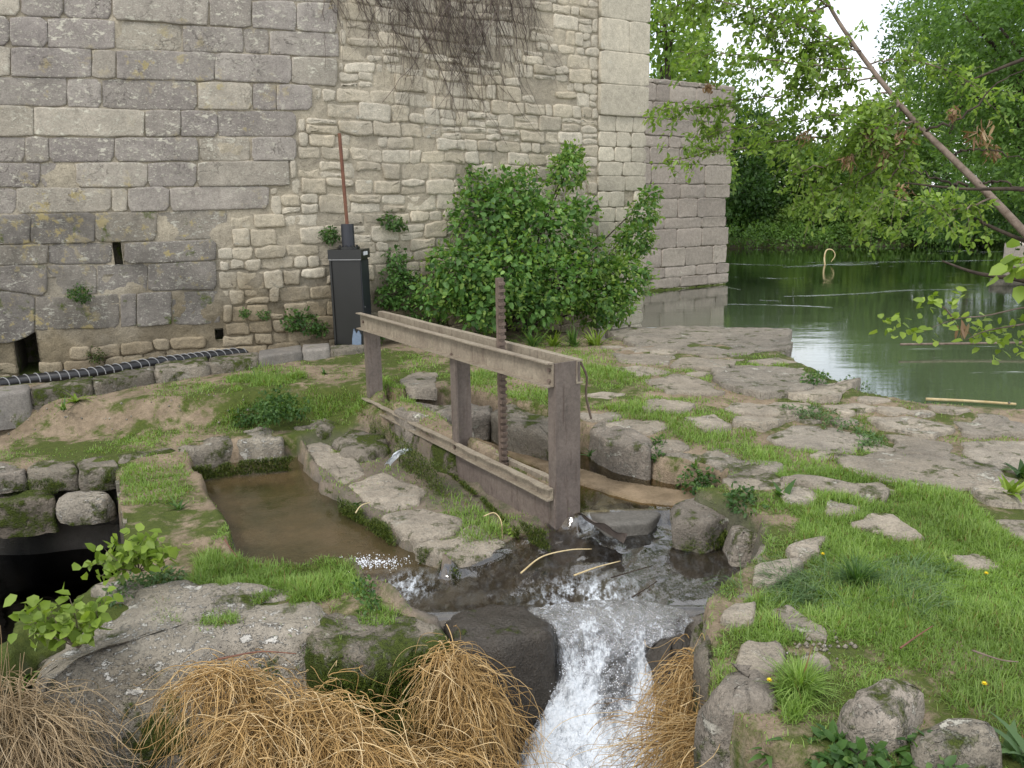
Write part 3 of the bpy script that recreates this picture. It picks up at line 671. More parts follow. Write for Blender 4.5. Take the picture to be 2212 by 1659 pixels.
for i, (vis, _, P, c, up) in enumerate(cand):
    r = random.Random(i+900); seedv = 1000+i
    gap = r.uniform(.0, .005); pr = r.uniform(-.002, .024) if up else r.uniform(.0, .05)
    big = -_ > .05
    tops = (.62,) if -_ > .02 else ()
    V, F = stone(P, [(gap+.006, -.06), (gap, pr-.012), (gap+.012, pr+.003), (gap+.03, pr+.005)], lambda A: wallmap(A), ds=.045, rnd=.25+.6*(r.random() < .25), jit=.012, amp=.014, nsc=7, seed=seedv, tops=tops, nmin=7)
    mt = M['rubble']
    if i < 295: obj('rubble_stone', V, F, mt, wall)
    else:
        g = rest_V; o_ = sum(len(a) for a in g); rest_V.append(V); rest_F += [tuple(int(k_)+o_ for k_ in f) for f in list(F[0])+list(F[1])]
if rest_V: tag(obj('rubble_stone', np.concatenate(rest_V), rest_F, M['rubble'], wall), kind='stuff')
# dark slots in the wall (recessed sockets with their own walls read as real holes)
# dressed quoins
quoin = empty('corner_quoins', (*wallmap(np.array([[S_Q1, 0., 0.]]))[0][:2], -.3), 'strip of pale dressed corner stones at the right end of the tall wall', 'quoins')
zq = -.35; k = 0; ri = random.Random(3); z_over = w2(1345, 232)[1]; hole_q = w2(1357, 424)
while zq < WTOP:
    hh = ri.uniform(.2, .25) if zq < z_over-.3 else ri.uniform(.38, .46)
    z2_ = zq+hh; up = zq > z_over-.2
    cuts = [S_Q0, S_Q1]; n_ = ri.choice([2, 3, 3]) if not up else ri.choice([1, 2]); 
    W_ = S_Q1-S_Q0
    cs = sorted([S_Q0+W_*(j+ri.uniform(-.15, .15))/n_ for j in range(1, n_)]); cs = [S_Q0]+cs+[S_Q1]
    is_hole = zq <= hole_q[1] < z2_
    if is_hole: cs = [S_Q0, S_Q0+W_*.22, hole_q[0]-.10, hole_q[0]+.10, S_Q1]
    for a, b_ in zip(cs[:-1], cs[1:]):
        if is_hole and a < hole_q[0] < b_: continue
        V, F = stone([(a, zq), (b_, zq), (b_, z2_), (a, z2_)], [(.002, -.12), (.001, .006 if not up else .04), (.005, .011 if not up else .045), (.02, .012 if not up else .046)], lambda A: wallmap(A, .02), ds=.1, rnd=-.6, jit=.003, amp=.003, seed=2000+k, tops=(.6,)); k += 1
        obj('quoin', V, F, M['dressed'], quoin)
    zq = z2_
# return face of the tall wall behind the quoins, and the dark back of the sockets
# ------------------------------------------------------------------ lower pier standing in the river
PA = at(1300, 640, Z_RIV)[:2]; PB = at(1568, 614, Z_RIV)[:2]; dP = unit(PB-PA); nP = np.array([dP[1], -dP[0]]); LP = np.linalg.norm(PB-PA)
r_ = ray(1480, 176); tP = np.linalg.solve(np.array([[r_[0], -dP[0]], [r_[1], -dP[1]]]), PA)[0]; PTOP = EYE[2]+r_[2]*tP
def pmap(A): return np.c_[PA+dP*A[:, :1]+nP*A[:, 2:3], A[:, 1]]
pier = empty('river_pier', (*PB, Z_RIV), 'lower square stone pier with ragged corner standing in the river beyond the tall wall', 'pier')
zq = Z_RIV-.6; row = 0; ri = random.Random(9); k = 0
base = MB(); c_ = pmap(np.array([[LP/2-2.0-.06, (PTOP-1)/2, -1.6]]))[0]; base.box(c_, (*dP, 0), (*nP, 0), (0, 0, 1), LP/2+2.0-.06, 1.56, (PTOP+1)/2-.03); base.build('pier_core', M['mortar'], pier)
while zq < PTOP-.05:
    hh = min(ri.choice([.26, .3, .34, .38, .46]), PTOP-zq); lo = zq < 1.2
    s = -2.2-ri.random()*.5; end = LP+ri.uniform(-.05, .10)+(-.10 if .9 < zq < 1.9 else .0)
    while s < end-.02:
        L_ = ri.uniform(.55, 1.3) if lo else ri.uniform(.4, .9); e = s+L_
        if end-e < .35: e = end
        V, F = stone([(s, zq), (e, zq), (e, zq+hh), (s, zq+hh)], [(.006, -3.1 if e == end else -.2), (.003, .004), (.012, .014+ri.uniform(-.008, .010)), (.035, .016)], pmap, ds=.1, rnd=-.4, jit=.010, amp=.014, seed=2500+k, tops=(.6,)); k += 1
        obj('pier_stone', V, F, M['pier'], pier); s = e
    zq += hh

# ------------------------------------------------------------------ sluice frame of rusty steel channels
frame = empty('sluice_frame', fpt(TE/2, W/2, ZLOW), 'rusty steel sluice gate frame of channel beams and three posts standing over the water', 'sluice gate')
def channel(t0, t1, nside, ztop, hgt, fl, th=.009, bend=0., seg=14, flare=1., rag=0.):
    """U channel along the frame: web in the plane n=nside, flanges towards -N (nside=0) or +N"""
    sgn = -1 if nside < W/2 else 1; mb = MB(); ts = np.linspace(t0, t1, seg)
    prof = [(0, 0), (fl, 0), (fl, -th), (th, -th*1.3), (th, -hgt+th*1.3), (fl, -hgt+th), (fl, -hgt), (0, -hgt)]
    rings = []
    for i, t in enumerate(ts):
        wob = bend*math.sin(t*2.1+1)*.5+bend*math.sin(t*5.3)*.3
        rr_ = []
        for j, (a, z) in enumerate(prof):
            aw = a+(rag*(vnoise(np.array([[t*9, j*.0+1, 3.]]), 4)[0]) if a == fl and j < 4 else 0)
            rr_.append(fpt(t, nside+sgn*aw, ztop+z+wob))
        rings.append(rr_)
    n = len(prof); mb.add(np.array(rings).reshape(-1, 3), strip_faces(seg, n)); L_ = (seg-1)*n
    mb.f += [(0, 1, 2, 3), (0, 3, 4, 7), (4, 5, 6, 7), (L_+3, L_+2, L_+1, L_), (L_+7, L_+4, L_+3, L_), (L_+7, L_+6, L_+5, L_+4)]
    return mb
channel(-.012, TE+.05, 0, ZTOP, .155, .055, bend=.003, rag=.006).build('upper_beam', M['beam'], frame)
channel(-.03, TE+.02, W, ZTOP, .155, .055, bend=.003, rag=.006).build('upper_beam', M['beam'], frame)
channel(.0, TE+.05, 0, ZLOW, .082, .05, bend=.006, seg=26, rag=.012).build('lower_beam', M['beam'], frame)
channel(.05, TE-.25, W*.62, ZLOW-.012, .075, .045, bend=.006, seg=22, rag=.012).build('lower_beam', M['beam'], frame)
def post(t, w0, w1, zb, zt, dep=.06):
    mb = MB(); th = .009; mid = (w0+w1)/2
    mb.box(fpt(t, mid, (zb+zt)/2), N, D, ZV, (w1-w0)/2, th/2, (zt-zb)/2)
    for n in (w0+th/2, w1-th/2): mb.box(fpt(t+dep/2+th/2, n, (zb+zt)/2-.001), N, D, ZV, th/2, dep/2, (zt-zb)/2-.001)
    return mb.build('post', M['post'], frame)
post(-.02, .004, W+.035, ZF-.1, ZTOP-.003, .075); post(TM, .003, W-.02, ZLOW-.12, ZTOP-.16, .06); post(TE-.04, .003, W-.02, ZLOW-.1, ZTOP-.157, .06)
mb = MB(); mb.box(fpt(TM-.02, -.004, (ZLOW+ZTOP-.16)/2), N, D, ZV, .008, .03, (ZTOP-.16-ZLOW)/2); mb.build('guide_rail', M['post'], frame)
# rack bar with teeth
TR = t_of(1078, 990, ZLOW+.0, 0)-.02; zr0 = ZLOW-.35; zr1 = atd(1085, 600, fpt(TR, .07, 0)[1])[2]
lean = lambda z: .02*(z-ZLOW)
mb = MB(); mb.box(fpt(TR, .07, (zr0+zr1)/2), N, D, ZV, .026, .014, (zr1-zr0)/2); rk = mb.build('rack_bar', M['rack'], frame)
z = zr0+.03
while z < zr1-.02:
    mb = MB(); V = []
    for dz, dd in ((-.014, 0), (.014, 0), (.010, -.026), (-.010, -.026)):
        for n in (.046, .092): V.append(fpt(TR-.014+dd, n, z+dz))
    mb.add(V, [(0, 1, 3, 2), (2, 3, 5, 4), (4, 5, 7, 6), (6, 7, 1, 0), (0, 2, 4, 6), (1, 7, 5, 3)]); mb.build('tooth', M['rack'], rk); z += .047
# gate plate under the lower beam
SZ, NZ = 24, 8; tt, zz = np.meshgrid(np.linspace(-.01, TM+.02, SZ), np.linspace(ZF-.12, ZLOW-.07, NZ))
Vp = np.array([fpt(t, .004+.006*math.sin(t*7)+.0*z, z) for t, z in zip(tt.ravel(), zz.ravel())]); Vb = Vp+N*.012; n_ = len(Vp); g = strip_faces(NZ, SZ, False)
bd = list(range(SZ))+[SZ*i+SZ-1 for i in range(1, NZ)]+list(range(n_-SZ, n_-1))[::-1]+[SZ*i for i in range(NZ-2, 0, -1)]
obj('gate_plate', np.vstack([Vp, Vb]), [tuple(f) for f in g[:, ::-1]]+[tuple(f+n_) for f in g]+[(bd[i], bd[(i+1) % len(bd)], bd[(i+1) % len(bd)]+n_, bd[i]+n_) for i in range(len(bd))], M['plate'], frame)
for t, z in ((.02, ZTOP-.05), (.02, ZTOP-.12), (TM, ZTOP-.14), (TM-.0, ZLOW-.045), (TE-.03, ZTOP-.08)):
    mb = MB(); c = fpt(t, -.012, z); mb.tube([c, c-N*.012], .014, 6); mb.build('bolt', M['rack'], frame)
# bent strap hanging from the near post, torn sheet at its foot
mb = MB(); pts = catmull([fpt(-.02, W+.04, ZTOP-.02), fpt(-.02, W+.09, ZTOP-.12), fpt(0, W+.10, ZTOP-.25), fpt(.02, W+.16, ZTOP-.42)], 10); mb.tube(pts, .008, 6); mb.build('bent_strap', M['rack'], frame)

# mossy masonry footing under the far half of the frame
foot = empty('mossy_footing', fpt((TE+TM)/2, .05, ZLOW-.3), 'low moss covered masonry footing under the far half of the steel frame', 'footing')
tcur = TM+.01; k = 0
for L_ in (.42, .5, .38, .5):
    e = min(tcur+L_, TE+.12)
    Pq = [fpt(tcur, -.03, 0)[:2], fpt(e, -.03, 0)[:2], fpt(e, W, 0)[:2], fpt(tcur, W, 0)[:2]]
    V, F = stone(Pq, [(-.05, ZLOW-.45), (-.03, ZLOW-.3), (0, ZLOW-.14), (.02, ZLOW-.09)], gmap, ds=.05, rnd=1, jit=.015, amp=.03, seed=40+k)
    obj('footing_stone', V, F, M['deep_moss'], foot); tcur = e; k += 1
    if tcur >= TE+.1: break

# ------------------------------------------------------------------ black gate housing at the foot of the wall
s_b = w2(742, 640)[0]; BC = wallmap(np.array([[s_b, .05, .30]]))[0]; ba = math.radians(-7); bx = np.array([math.cos(ba), math.sin(ba), 0]); by = np.array([-bx[1], bx[0], 0])
sc_b = BC[1]/1700
BH = atd(738, 540, BC[1]-.2)[2]
box = empty('gate_actuator', BC, 'tall black steel cabinet with pipe neck and rusty rod against the stone wall', 'gate actuator')
hw, hd = .195, .17
def bp(x, y, z): return BC+bx*x+by*y+ZV*z
zt = BH-BC[2]
mb = MB(); mb.box(bp(0, 0, (zt-.11)/2-.05), bx, by, ZV, hw-.012, hd-.01, (zt-.11)/2+.05); mb.build('cabinet_body', M['black_paint'], box)
mb = MB(); mb.box(bp(0, 0, zt-.055), bx, by, ZV, hw+.012, hd+.01, .055); mb.build('lid', M['black_paint'], box)
mb = MB(); mb.box(bp(0, -hd-.006, zt-.118), bx, by, ZV, hw+.006, .006, .005); mb.build('lid_edge', M['pale_edge'], box)
mb = MB(); mb.box(bp(hw-.008, 0, (zt-.13)/2), bx, by, ZV, .006, hd-.02, (zt-.13)/2); mb.build('side_panel', M['blue_black'], box)
for x in (-hw+.012,): mb = MB(); mb.box(bp(x, -hd+.0, (zt-.12)/2), bx, by, ZV, .012, .008, (zt-.12)/2); mb.build('corner_strip', M['black_paint'], box)
mb = MB(); mb.box(bp(hw+.016, -.01, zt-.05), bx, by, ZV, .003, .075, .022); mb.build('sticker', M['white_label'], box)
mb = MB(); mb.box(bp(hw+.001, -.1, zt*.42), bx, by, ZV, .003, .008, .008); mb.box(bp(hw+.001, -.05, .12), bx, by, ZV, .003, .04, .006); mb.build('catch', M['pale_edge'], box)
sv_ = [(-.0, 0), (.05, 0), (.06, .14), (.03, .2), (.0, .16), (-.03, .22), (-.055, .1), (-.06, .0)]; sv_ = [(x+.09, z+.02) for x, z in sv_]
obj('scrape', [bp(x, -hd+.0075-.02, z) for x, z in sv_]+[bp(x, -hd+.012, z) for x, z in sv_], [tuple(range(8))]+[(i, (i+1) % 8, (i+1) % 8+8, i+8) for i in range(8)], M['scuff'], box, smooth=False)
mb = MB(); mb.tube([bp(-.0, 0, zt), bp(0, 0, zt+.03)], .135, 20); mb.build('flange', M['black_paint'], box)
for i in range(8): a = i*math.pi/4; mb = MB(); c = bp(.11*math.cos(a), .11*math.sin(a), zt+.03); mb.tube([c, c+ZV*.018], .013, 6); mb.build('flange_bolt', M['black_paint'], box)
mb = MB(); mb.tube([bp(0, 0, zt+.028), bp(0, 0, zt+.30)], .078, 20); mb.build('neck_pipe', M['blue_black'], box, smooth=False)
RT = atd(733, 288, BC[1])
mb = MB(); mb.tube(catmull([bp(0, 0, zt+.26), (bp(0, 0, zt+.3)*.5+RT*.5), RT], 8), .021, 10); mb.build('rod', M['rod'], box)

# ------------------------------------------------------------------ ribbed duct and kerb along the foot of the wall
duct = empty('ribbed_duct', at(350, 790, 0), 'black ribbed plastic duct lying along the foot of the wall behind the kerb', 'duct')
dp = catmull([at(-700, 900, .0), at(-250, 868, .02), at(0, 830, .03), at(180, 810, .05), at(330, 785, .08), at(450, 770, .06), at(560, 756, .04), at(640, 748, .03), at(705, 741, 0)], 120)
dp[:, 2] += fbm(dp, 2, 2, 5)*.015
V, F = tube(dp, .062, 12); obj('duct_sleeve', V, F, M['black_rubber'], duct)
T = unit(np.gradient(dp, axis=0)); Ld = np.r_[0, np.cumsum(np.linalg.norm(np.diff(dp, axis=0), axis=1))]
q = .1; k = 0
while q < Ld[-1]-.25:
    c = np.array([np.interp(q, Ld, dp[:, j]) for j in range(3)]); t = unit(np.array([np.interp(q, Ld, T[:, j]) for j in range(3)])); side = unit(np.cross(t, ZV)); upv = np.cross(side, t)
    th = np.linspace(-.3, math.pi+.2, 9); pts = [c+(side*math.cos(a)+upv*math.sin(a))*.066+t*(.045*math.cos(a)) for a in th]
    V, F = tube(pts, .006, 5); obj('rib', V, F, M['pale_edge'], duct); q += random.uniform(.075, .10); k += 1
kerb = empty('stone_kerb', at(400, 800, 0), 'low kerb of mossy and smooth grey stones in front of the ribbed duct', 'kerb')
kf = [(-320, 900), (-150, 872), (64, 843), (200, 824), (335, 800), (450, 785), (558, 771), (652, 757), (712, 752), (790, 742)]
kb = [(-320, 880), (-150, 850), (64, 828), (200, 806), (335, 785), (450, 768), (558, 757), (652, 744), (712, 740), (790, 730)]
for i in range(len(kf)-1):
    Pq = [at(*kf[i], .13)[:2], at(*kf[i+1], .13)[:2], at(*kb[i+1], .13)[:2], at(*kb[i], .13)[:2]]
    smooth_ = i in (1, 6, 7); zt_ = .13 if smooth_ else .11+random.uniform(-.02, .02)
    V, F = stone(Pq, [(-.01, -.2), (0, zt_-.03), (.012, zt_)], gmap, ds=.06, rnd=.5 if smooth_ else 1.2, jit=.004 if smooth_ else .02, amp=.005 if smooth_ else .035, seed=60+i)
    obj('kerb_stone', V, F, M['kerb'] if smooth_ or i == 0 else M['mossy_rock'], kerb)
# sloping mortar fillet between the wall and the duct
fl_ = [at(u, v, z)[:3] for u, v, z in ((230, 812, -.02), (420, 790, .0), (560, 765, .02), (700, 748, .02), (790, 738, .0))]
V = []; 
for p in fl_:
    V += [p+[-.0, -.03, -.08], p+[.0, .16, .03], p+[-.05, .34, .10], p+[-.05, .5, .1]]
obj('mortar_fillet', V, strip_faces(5, 4, False)[:, ::-1], M['mortar'], kerb)

# ------------------------------------------------------------------ paving slabs of the terrace (parts of the ground)
SL = [
 [(1322, 737), (1500, 730), (1690, 736), (1688, 762), (1560, 768), (1400, 754)], [(1330, 767), (1452, 770), (1440, 790), (1345, 785)], [(1470, 778), (1590, 786), (1560, 803), (1455, 796)],
 [(1545, 806), (1640, 798), (1720, 802), (1770, 827), (1740, 850), (1640, 858), (1560, 834)], [(1395, 822), (1470, 812), (1545, 832), (1555, 850), (1450, 850)],
 [(1600, 866), (1740, 870), (1765, 893), (1640, 905), (1570, 885)], [(1590, 902), (1680, 892), (1722, 908), (1645, 930), (1585, 922)],
 [(1660, 950), (1730, 925), (1790, 925), (1862, 950), (1840, 978), (1720, 972)], [(1880, 905), (1960, 900), (2055, 932), (2010, 950), (1900, 930)],
 [(1920, 943), (2000, 953), (2062, 962), (2035, 990), (1950, 985)], [(2060, 890), (2280, 908), (2280, 950), (2090, 943)], [(1820, 992), (2000, 975), (2130, 1010), (2155, 1048), (2000, 1060), (1850, 1022)],
 [(2080, 960), (2290, 955), (2290, 1035), (2110, 1003)], [(867, 826), (905, 812), (942, 812), (940, 850), (890, 856)], [(1690, 1065), (1730, 1057), (1772, 1075), (1745, 1103), (1695, 1090)],
 [(1690, 1042), (1730, 1036), (1905, 1072), (1895, 1088), (1780, 1070)], [(1770, 1112), (1790, 1087), (1870, 1100), (1850, 1120), (1790, 1125)],
 [(1840, 1142), (1885, 1124), (1922, 1119), (1990, 1170), (1945, 1175)], [(1693, 1198), (1735, 1178), (1785, 1165), (1765, 1205), (1710, 1218)],
 [(1622, 1262), (1645, 1232), (1727, 1228), (1700, 1256), (1660, 1273)], [(1562, 1350), (1577, 1320), (1633, 1316), (1626, 1356)], [(1660, 1333), (1705, 1318), (1790, 1367), (1780, 1382), (1700, 1367)],
 [(1845, 1048), (1900, 1040), (1955, 1063), (1915, 1072)], [(1390, 868), (1430, 862), (1500, 880), (1470, 895), (1400, 890)], [(1100, 800), (1170, 790), (1250, 805), (1190, 820), (1120, 818)],
 [(2150, 1130), (2240, 1125), (2290, 1160), (2190, 1165)], [(2050, 1215), (2110, 1205), (2160, 1222), (2090, 1235)],
 [(1700, 835), (1760, 838), (1850, 850), (1800, 868), (1710, 862)], [(1770, 880), (1850, 868), (1890, 885), (1830, 900)],
 [(1590, 1440), (1610, 1395), (1680, 1400), (1700, 1440), (1640, 1460)], [(1720, 1440), (1760, 1425), (1800, 1445), (1770, 1470)],
 [(1480, 905), (1540, 900), (1580, 930), (1520, 940)], [(1000, 745), (1060, 738), (1100, 752), (1040, 762)],
 [(2100, 1060), (2260, 1065), (2290, 1100), (2140, 1092)], [(1330, 800), (1380, 796), (1440, 806), (1380, 815)]]
for i, uv in enumerate(SL):
    P = np.array([atg(u, v)[:2] for u, v in uv]); c = P.mean(0); P = c+(P-c)*1.10; zt_ = max(hfun(c[:1], c[1:2])[0], -.15)+.022+random.uniform(-.006, .012)
    if uv[0][0] < 1: zt_ += .0
    V, F = stone(P, [(.0, zt_-.12), (0, zt_-.012), (.010, zt_)], gmap, ds=.04, rnd=.3, jit=.03, amp=.016, nsc=5, seed=100+i, topamp=.028, tops=(.88, .7, .45))
    obj('paving_slab', V, F, M['slab'], ground)
SLP = [np.array([atg(u, v)[:2] for u, v in uv]) for uv in SL]; rq = random.Random(17); nf = 0; GP = [np.array(q, float) for q in ([(1270, 890), (1330, 845), (1500, 850), (1600, 890), (1660, 955), (1740, 1000), (1900, 1010), (1950, 1045), (1700, 1045), (1560, 990), (1430, 950), (1300, 912)], [(1080, 740), (1250, 748), (1330, 768), (1430, 800), (1420, 850), (1280, 840), (1200, 790), (1090, 770)], [(1560, 855), (1600, 850), (1680, 868), (1640, 885), (1570, 880)])]; made = [(p.mean(0), np.abs(p-p.mean(0)).max(0).mean()*1.05) for p in SLP]
for _ in range(2600):
    if nf >= 85: break
    u, v = (rq.uniform(1290, 2230), rq.uniform(745, 1060)) if rq.random() < .985 else (rq.uniform(1640, 2230), rq.uniform(1040, 1560))
    if v < 735+max(0, u-1690)*.27+14: continue
    if v > 1045 or any(sdist(np.array([u]), np.array([float(v)]), q)[0] > -6 for q in GP): continue
    c = atg(u, v)[:2]; rr_ = rq.uniform(.10, .24)
    if any(np.hypot(*(c-q)) < (rr_+r2)*.82 for q, r2 in made) or sdist(c[:1], c[1:2], CHAN)[0] > -.16 or sdist(c[:1], c[1:2], APRON)[0] > -.12 or sdist(c[:1], c[1:2], LAND)[0] < rr_: continue
    made.append((c, rr_)); k_ = rq.choice([4, 5, 5, 6]); a0 = rq.random()*6; P = np.array([c+rr_*rq.uniform(.85, 1.2)*np.array([math.cos(a0+6.283*q/k_)*1.25, math.sin(a0+6.283*q/k_)*.85]) for q in range(k_)])
    zt_ = hfun(c[:1], c[1:2])[0]+.014+rq.uniform(-.006, .008); V, F = stone(P, [(.0, zt_-.1), (0, zt_-.01), (.010, zt_)], gmap, ds=.05, rnd=.3, jit=.02, amp=.014, nsc=6, seed=400+nf, topamp=.02, tops=(.8, .4))
    obj('paving_slab', V, F, M['slab'], ground); SLP.append(P); nf += 1
LS = [([(648, 962), (700, 956), (765, 985), (795, 1022), (745, 1042), (692, 1003)], -.355), ([(748, 1046), (832, 1020), (925, 1055), (905, 1085), (822, 1098)], -.36),
      ([(822, 1110), (905, 1092), (1005, 1118), (985, 1150), (900, 1168), (870, 1150)], -.36), ([(893, 1175), (985, 1158), (1015, 1128), (1095, 1170), (1060, 1192), (992, 1220)], -.365)]
for i, (uv, zt_) in enumerate(LS):
    P = poly(uv, zt_); V, F = stone(P, [(-.02, -.62), (.0, zt_-.08), (0, zt_-.02), (.02, zt_)], gmap, ds=.04, rnd=1., jit=.02, amp=.02, seed=140+i, topamp=.02, tops=(.85, .65, .4, .2))
    obj('ledge_slab', V, F, M['moss_face'] if i == 5 else M['slab'], ground)

for i, (uv, zt_) in enumerate((([(1600, 739), (1693, 738), (1698, 768), (1640, 772), (1595, 760)], .01), ([(1480, 733), (1598, 734), (1592, 752), (1480, 750)], .0), ([(1700, 800), (1775, 812), (1800, 830), (1740, 836), (1690, 815)], -.02), ([(1640, 775), (1697, 772), (1700, 800), (1650, 800)], -.04))):
    V, F = stone(poly(uv, zt_), [(0, -.8), (0, -.45), (0, -.2), (0, zt_-.02), (.012, zt_)], gmap, ds=.06, rnd=.3, jit=.02, amp=.02, seed=170+i, topamp=.02); obj('quay_block', V, F, M['mossy_rock'] if i != 1 else M['slab'], ground)
# ------------------------------------------------------------------ rocks, each a thing
def rock(name, label, uv, zt_, zb, mat, cat='rock', flare=.05, bev=.04, ds=.04, rnd=1.4, jit=.02, amp=.035, seed=0, group=None, mats=None, nsc=5, topamp=.04, levels=4):
    P = poly(uv, zt_); H = zt_-zb; prof = []; levels = max(levels, 6); amp *= 1.25; rnd *= .55
    for i in range(levels):
        f = i/levels; prof.append((-flare*math.sin((1-f)*2.6)*1.0, zb+(H-bev)*f))
    prof += [(0, zt_-bev), (bev*.3, zt_-bev*.35), (bev, zt_)]
    V, F = stone(P, prof, gmap, ds=ds, rnd=rnd, jit=jit, amp=amp, nsc=nsc, seed=seed, topamp=topamp, tops=(.88, .7, .5, .25))
    return tag(obj(name, V, F, mat), label, cat, group)
rock('boulder', 'big pale grey lichened boulder at the front left with grass on its back', [(110, 1475), (200, 1420), (330, 1392), (480, 1384), (600, 1382), (680, 1362), (716, 1320), (700, 1275), (600, 1252), (420, 1248), (290, 1265), (200, 1310), (140, 1370), (95, 1430)], -0.325, -1, M['pale_rock'], 'boulder', .07, .09, .03, 5, .02, .075, 201, nsc=3.5, topamp=.05, levels=9)
rock('mossy_boulder', 'wide rock with dark mossy front face left of the wet block', [(655, 1392), (700, 1342), (758, 1292), (850, 1308), (940, 1345), (962, 1358), (955, 1388), (880, 1402), (770, 1412)], -0.355, -1, M['moss_face'], 'boulder', .03, .04, .03, 1, .02, .06, 202, levels=9)
rock('wet_block', 'black wet squared block at the left edge of the waterfall', [(962, 1345), (990, 1310), (1060, 1298), (1130, 1300), (1185, 1330), (1200, 1362), (1160, 1380), (1060, 1402), (972, 1392)], -.43, -1.25, M['wet_rock'], 'boulder', .0, .05, .03, 2, .015, .05, 203, levels=8)
rock('tan_wet_rock', 'wet grey and tan rock splitting the right side of the waterfall', [(1392, 1395), (1410, 1340), (1465, 1310), (1512, 1335), (1518, 1390), (1450, 1420)], -.56, -1.25, M['wet_rock'], 'rock', .06, .09, .03, 2, .02, .06, 204)
rock('boulder', 'rounded brown grey boulder right of the waterfall above the dry roots', [(1530, 1468), (1560, 1430), (1600, 1405), (1672, 1445), (1678, 1505), (1620, 1525), (1545, 1505)], -.08, -.62, M['rock'], 'boulder', .04, .08, .03, 1.5, .02, .045, 205)
rock('boulder', 'flat topped brown boulder at the lower right with two damp hollows', [(1812, 1518), (1840, 1480), (1890, 1458), (1950, 1458), (2003, 1476), (1978, 1535), (1950, 1565), (1870, 1572), (1825, 1552)], -.02, -.7, M['rock'], 'boulder', .04, .06, .03, 1.2, .015, .04, 206)
rock('mossy_boulder', 'brown mossy bank stone at the lower right corner', [(1978, 1570), (2010, 1545), (2090, 1540), (2168, 1568), (2155, 1615), (2050, 1620), (1990, 1608)], -.04, -.8, M['mossy_rock'], 'boulder', .03, .05, .03, 1.4, .02, .05, 207)
rock('rock', 'narrow upright stone wedged right of the rounded boulder', [(1680, 1500), (1700, 1470), (1740, 1490), (1745, 1540), (1700, 1560)], -.12, -.8, M['rock'], 'rock', .02, .04, .03, 1.4, .02, .04, 208)
rock('rock', 'dark damp stone under the rounded boulder beside the dry roots', [(1520, 1560), (1560, 1540), (1625, 1550), (1640, 1590), (1560, 1610)], -.5, -1.2, M['wet_rock'], 'rock', .04, .06, .03, 1.5, .02, .05, 209)
rock('rock', 'grey stone below the flat topped boulder behind green leaves', [(1700, 1620), (1760, 1590), (1850, 1600), (1870, 1640), (1760, 1670)], -.45, -1.2, M['mossy_rock'], 'rock', .04, .06, .04, 1.5, .02, .05, 210)
rock('rock', 'mossy stone right of the waterfall lip under the grass edge', [(1508, 1400), (1538, 1368), (1580, 1378), (1580, 1430), (1535, 1452)], -.2, -.95, M['mossy_rock'], 'rock', .02, .04, .03, 1., .02, .04, 240)
rock('rock', 'small mossy stone between the apron and the grass edge', [(1525, 1335), (1560, 1308), (1605, 1322), (1592, 1362), (1540, 1368)], -.18, -.7, M['mossy_rock'], 'rock', .02, .04, .03, 1., .02, .035, 241)
rock('rock', 'brown stone directly below the rounded boulder', [(1555, 1530), (1600, 1525), (1660, 1540), (1672, 1580), (1600, 1592), (1558, 1565)], -.27, -.9, M['rock'], 'rock', .02, .04, .03, 1., .02, .04, 242)
rock('rock', 'mossy stone below the bright grass tuft among green leaves', [(1668, 1560), (1720, 1560), (1765, 1590), (1715, 1630), (1660, 1605)], -.2, -.9, M['mossy_rock'], 'rock', .02, .04, .03, 1., .02, .04, 243)
rock('rock', 'long stone under the right rim of the apron', [(1560, 1290), (1600, 1272), (1640, 1280), (1632, 1305), (1580, 1318)], -.16, -.6, M['rock'], 'rock', .02, .03, .03, 1., .02, .03, 244)
# channel banks
rock('bank_block', 'large squared brown block with a cracked face behind the near post', [(1272, 925), (1300, 908), (1345, 910), (1412, 950), (1402, 972), (1330, 958)], -0.05, -0.36, M['rock'], 'stone block', .0, .03, .035, .6, .01, .02, 211)
rock('bank_block', 'long worn slab edging the channel right of the cracked block', [(1425, 958), (1470, 952), (1590, 975), (1700, 1002), (1690, 1022), (1560, 1008), (1430, 984)], -0.11, -0.36, M['slab'], 'stone block', .0, .03, .04, .8, .015, .025, 212)
rock('bank_block', 'short mossy stone at the end of the long edging slab', [(1570, 1010), (1625, 1000), (1700, 1032), (1690, 1052), (1610, 1060), (1568, 1042)], -0.1, -0.36, M['mossy_rock'], 'stone block', .02, .04, .035, 1.2, .015, .03, 213)
rock('ledge_stone', 'flat stone with dark mossy overhang beside the outflow', [(1445, 1095), (1495, 1074), (1600, 1062), (1628, 1078), (1580, 1112), (1520, 1128), (1455, 1118)], -.2, -.5, M['rock'], 'rock', -.02, .03, .03, 1.3, .015, .03, 214)
rock('rock', 'small rounded rock just right of the mossy overhang', [(1572, 1135), (1597, 1117), (1648, 1113), (1668, 1130), (1640, 1158), (1590, 1160)], -0.25, -0.5, M['rock'], 'rock', .03, .05, .025, 1.6, .015, .03, 215)
rock('rock', 'long ragged rock on the right bank of the wet apron', [(1612, 1222), (1636, 1175), (1700, 1130), (1728, 1130), (1700, 1178), (1668, 1225), (1635, 1240)], -0.18, -0.5, M['rock'], 'rock', .03, .05, .03, 1.2, .02, .035, 216)
rock('rock', 'low brown rock at the rim of the pale sheet of water', [(1600, 1262), (1630, 1238), (1680, 1225), (1690, 1242), (1650, 1270), (1612, 1282)], -0.25, -0.5, M['rock'], 'rock', .03, .04, .03, 1.2, .02, .03, 217)
rock('rock', 'grey rock between the waterfall and the grass tufts', [(1500, 1340), (1540, 1300), (1600, 1285), (1610, 1310), (1560, 1350), (1520, 1375)], -.28, -.8, M['mossy_rock'], 'rock', .03, .05, .03, 1.3, .02, .04, 218)
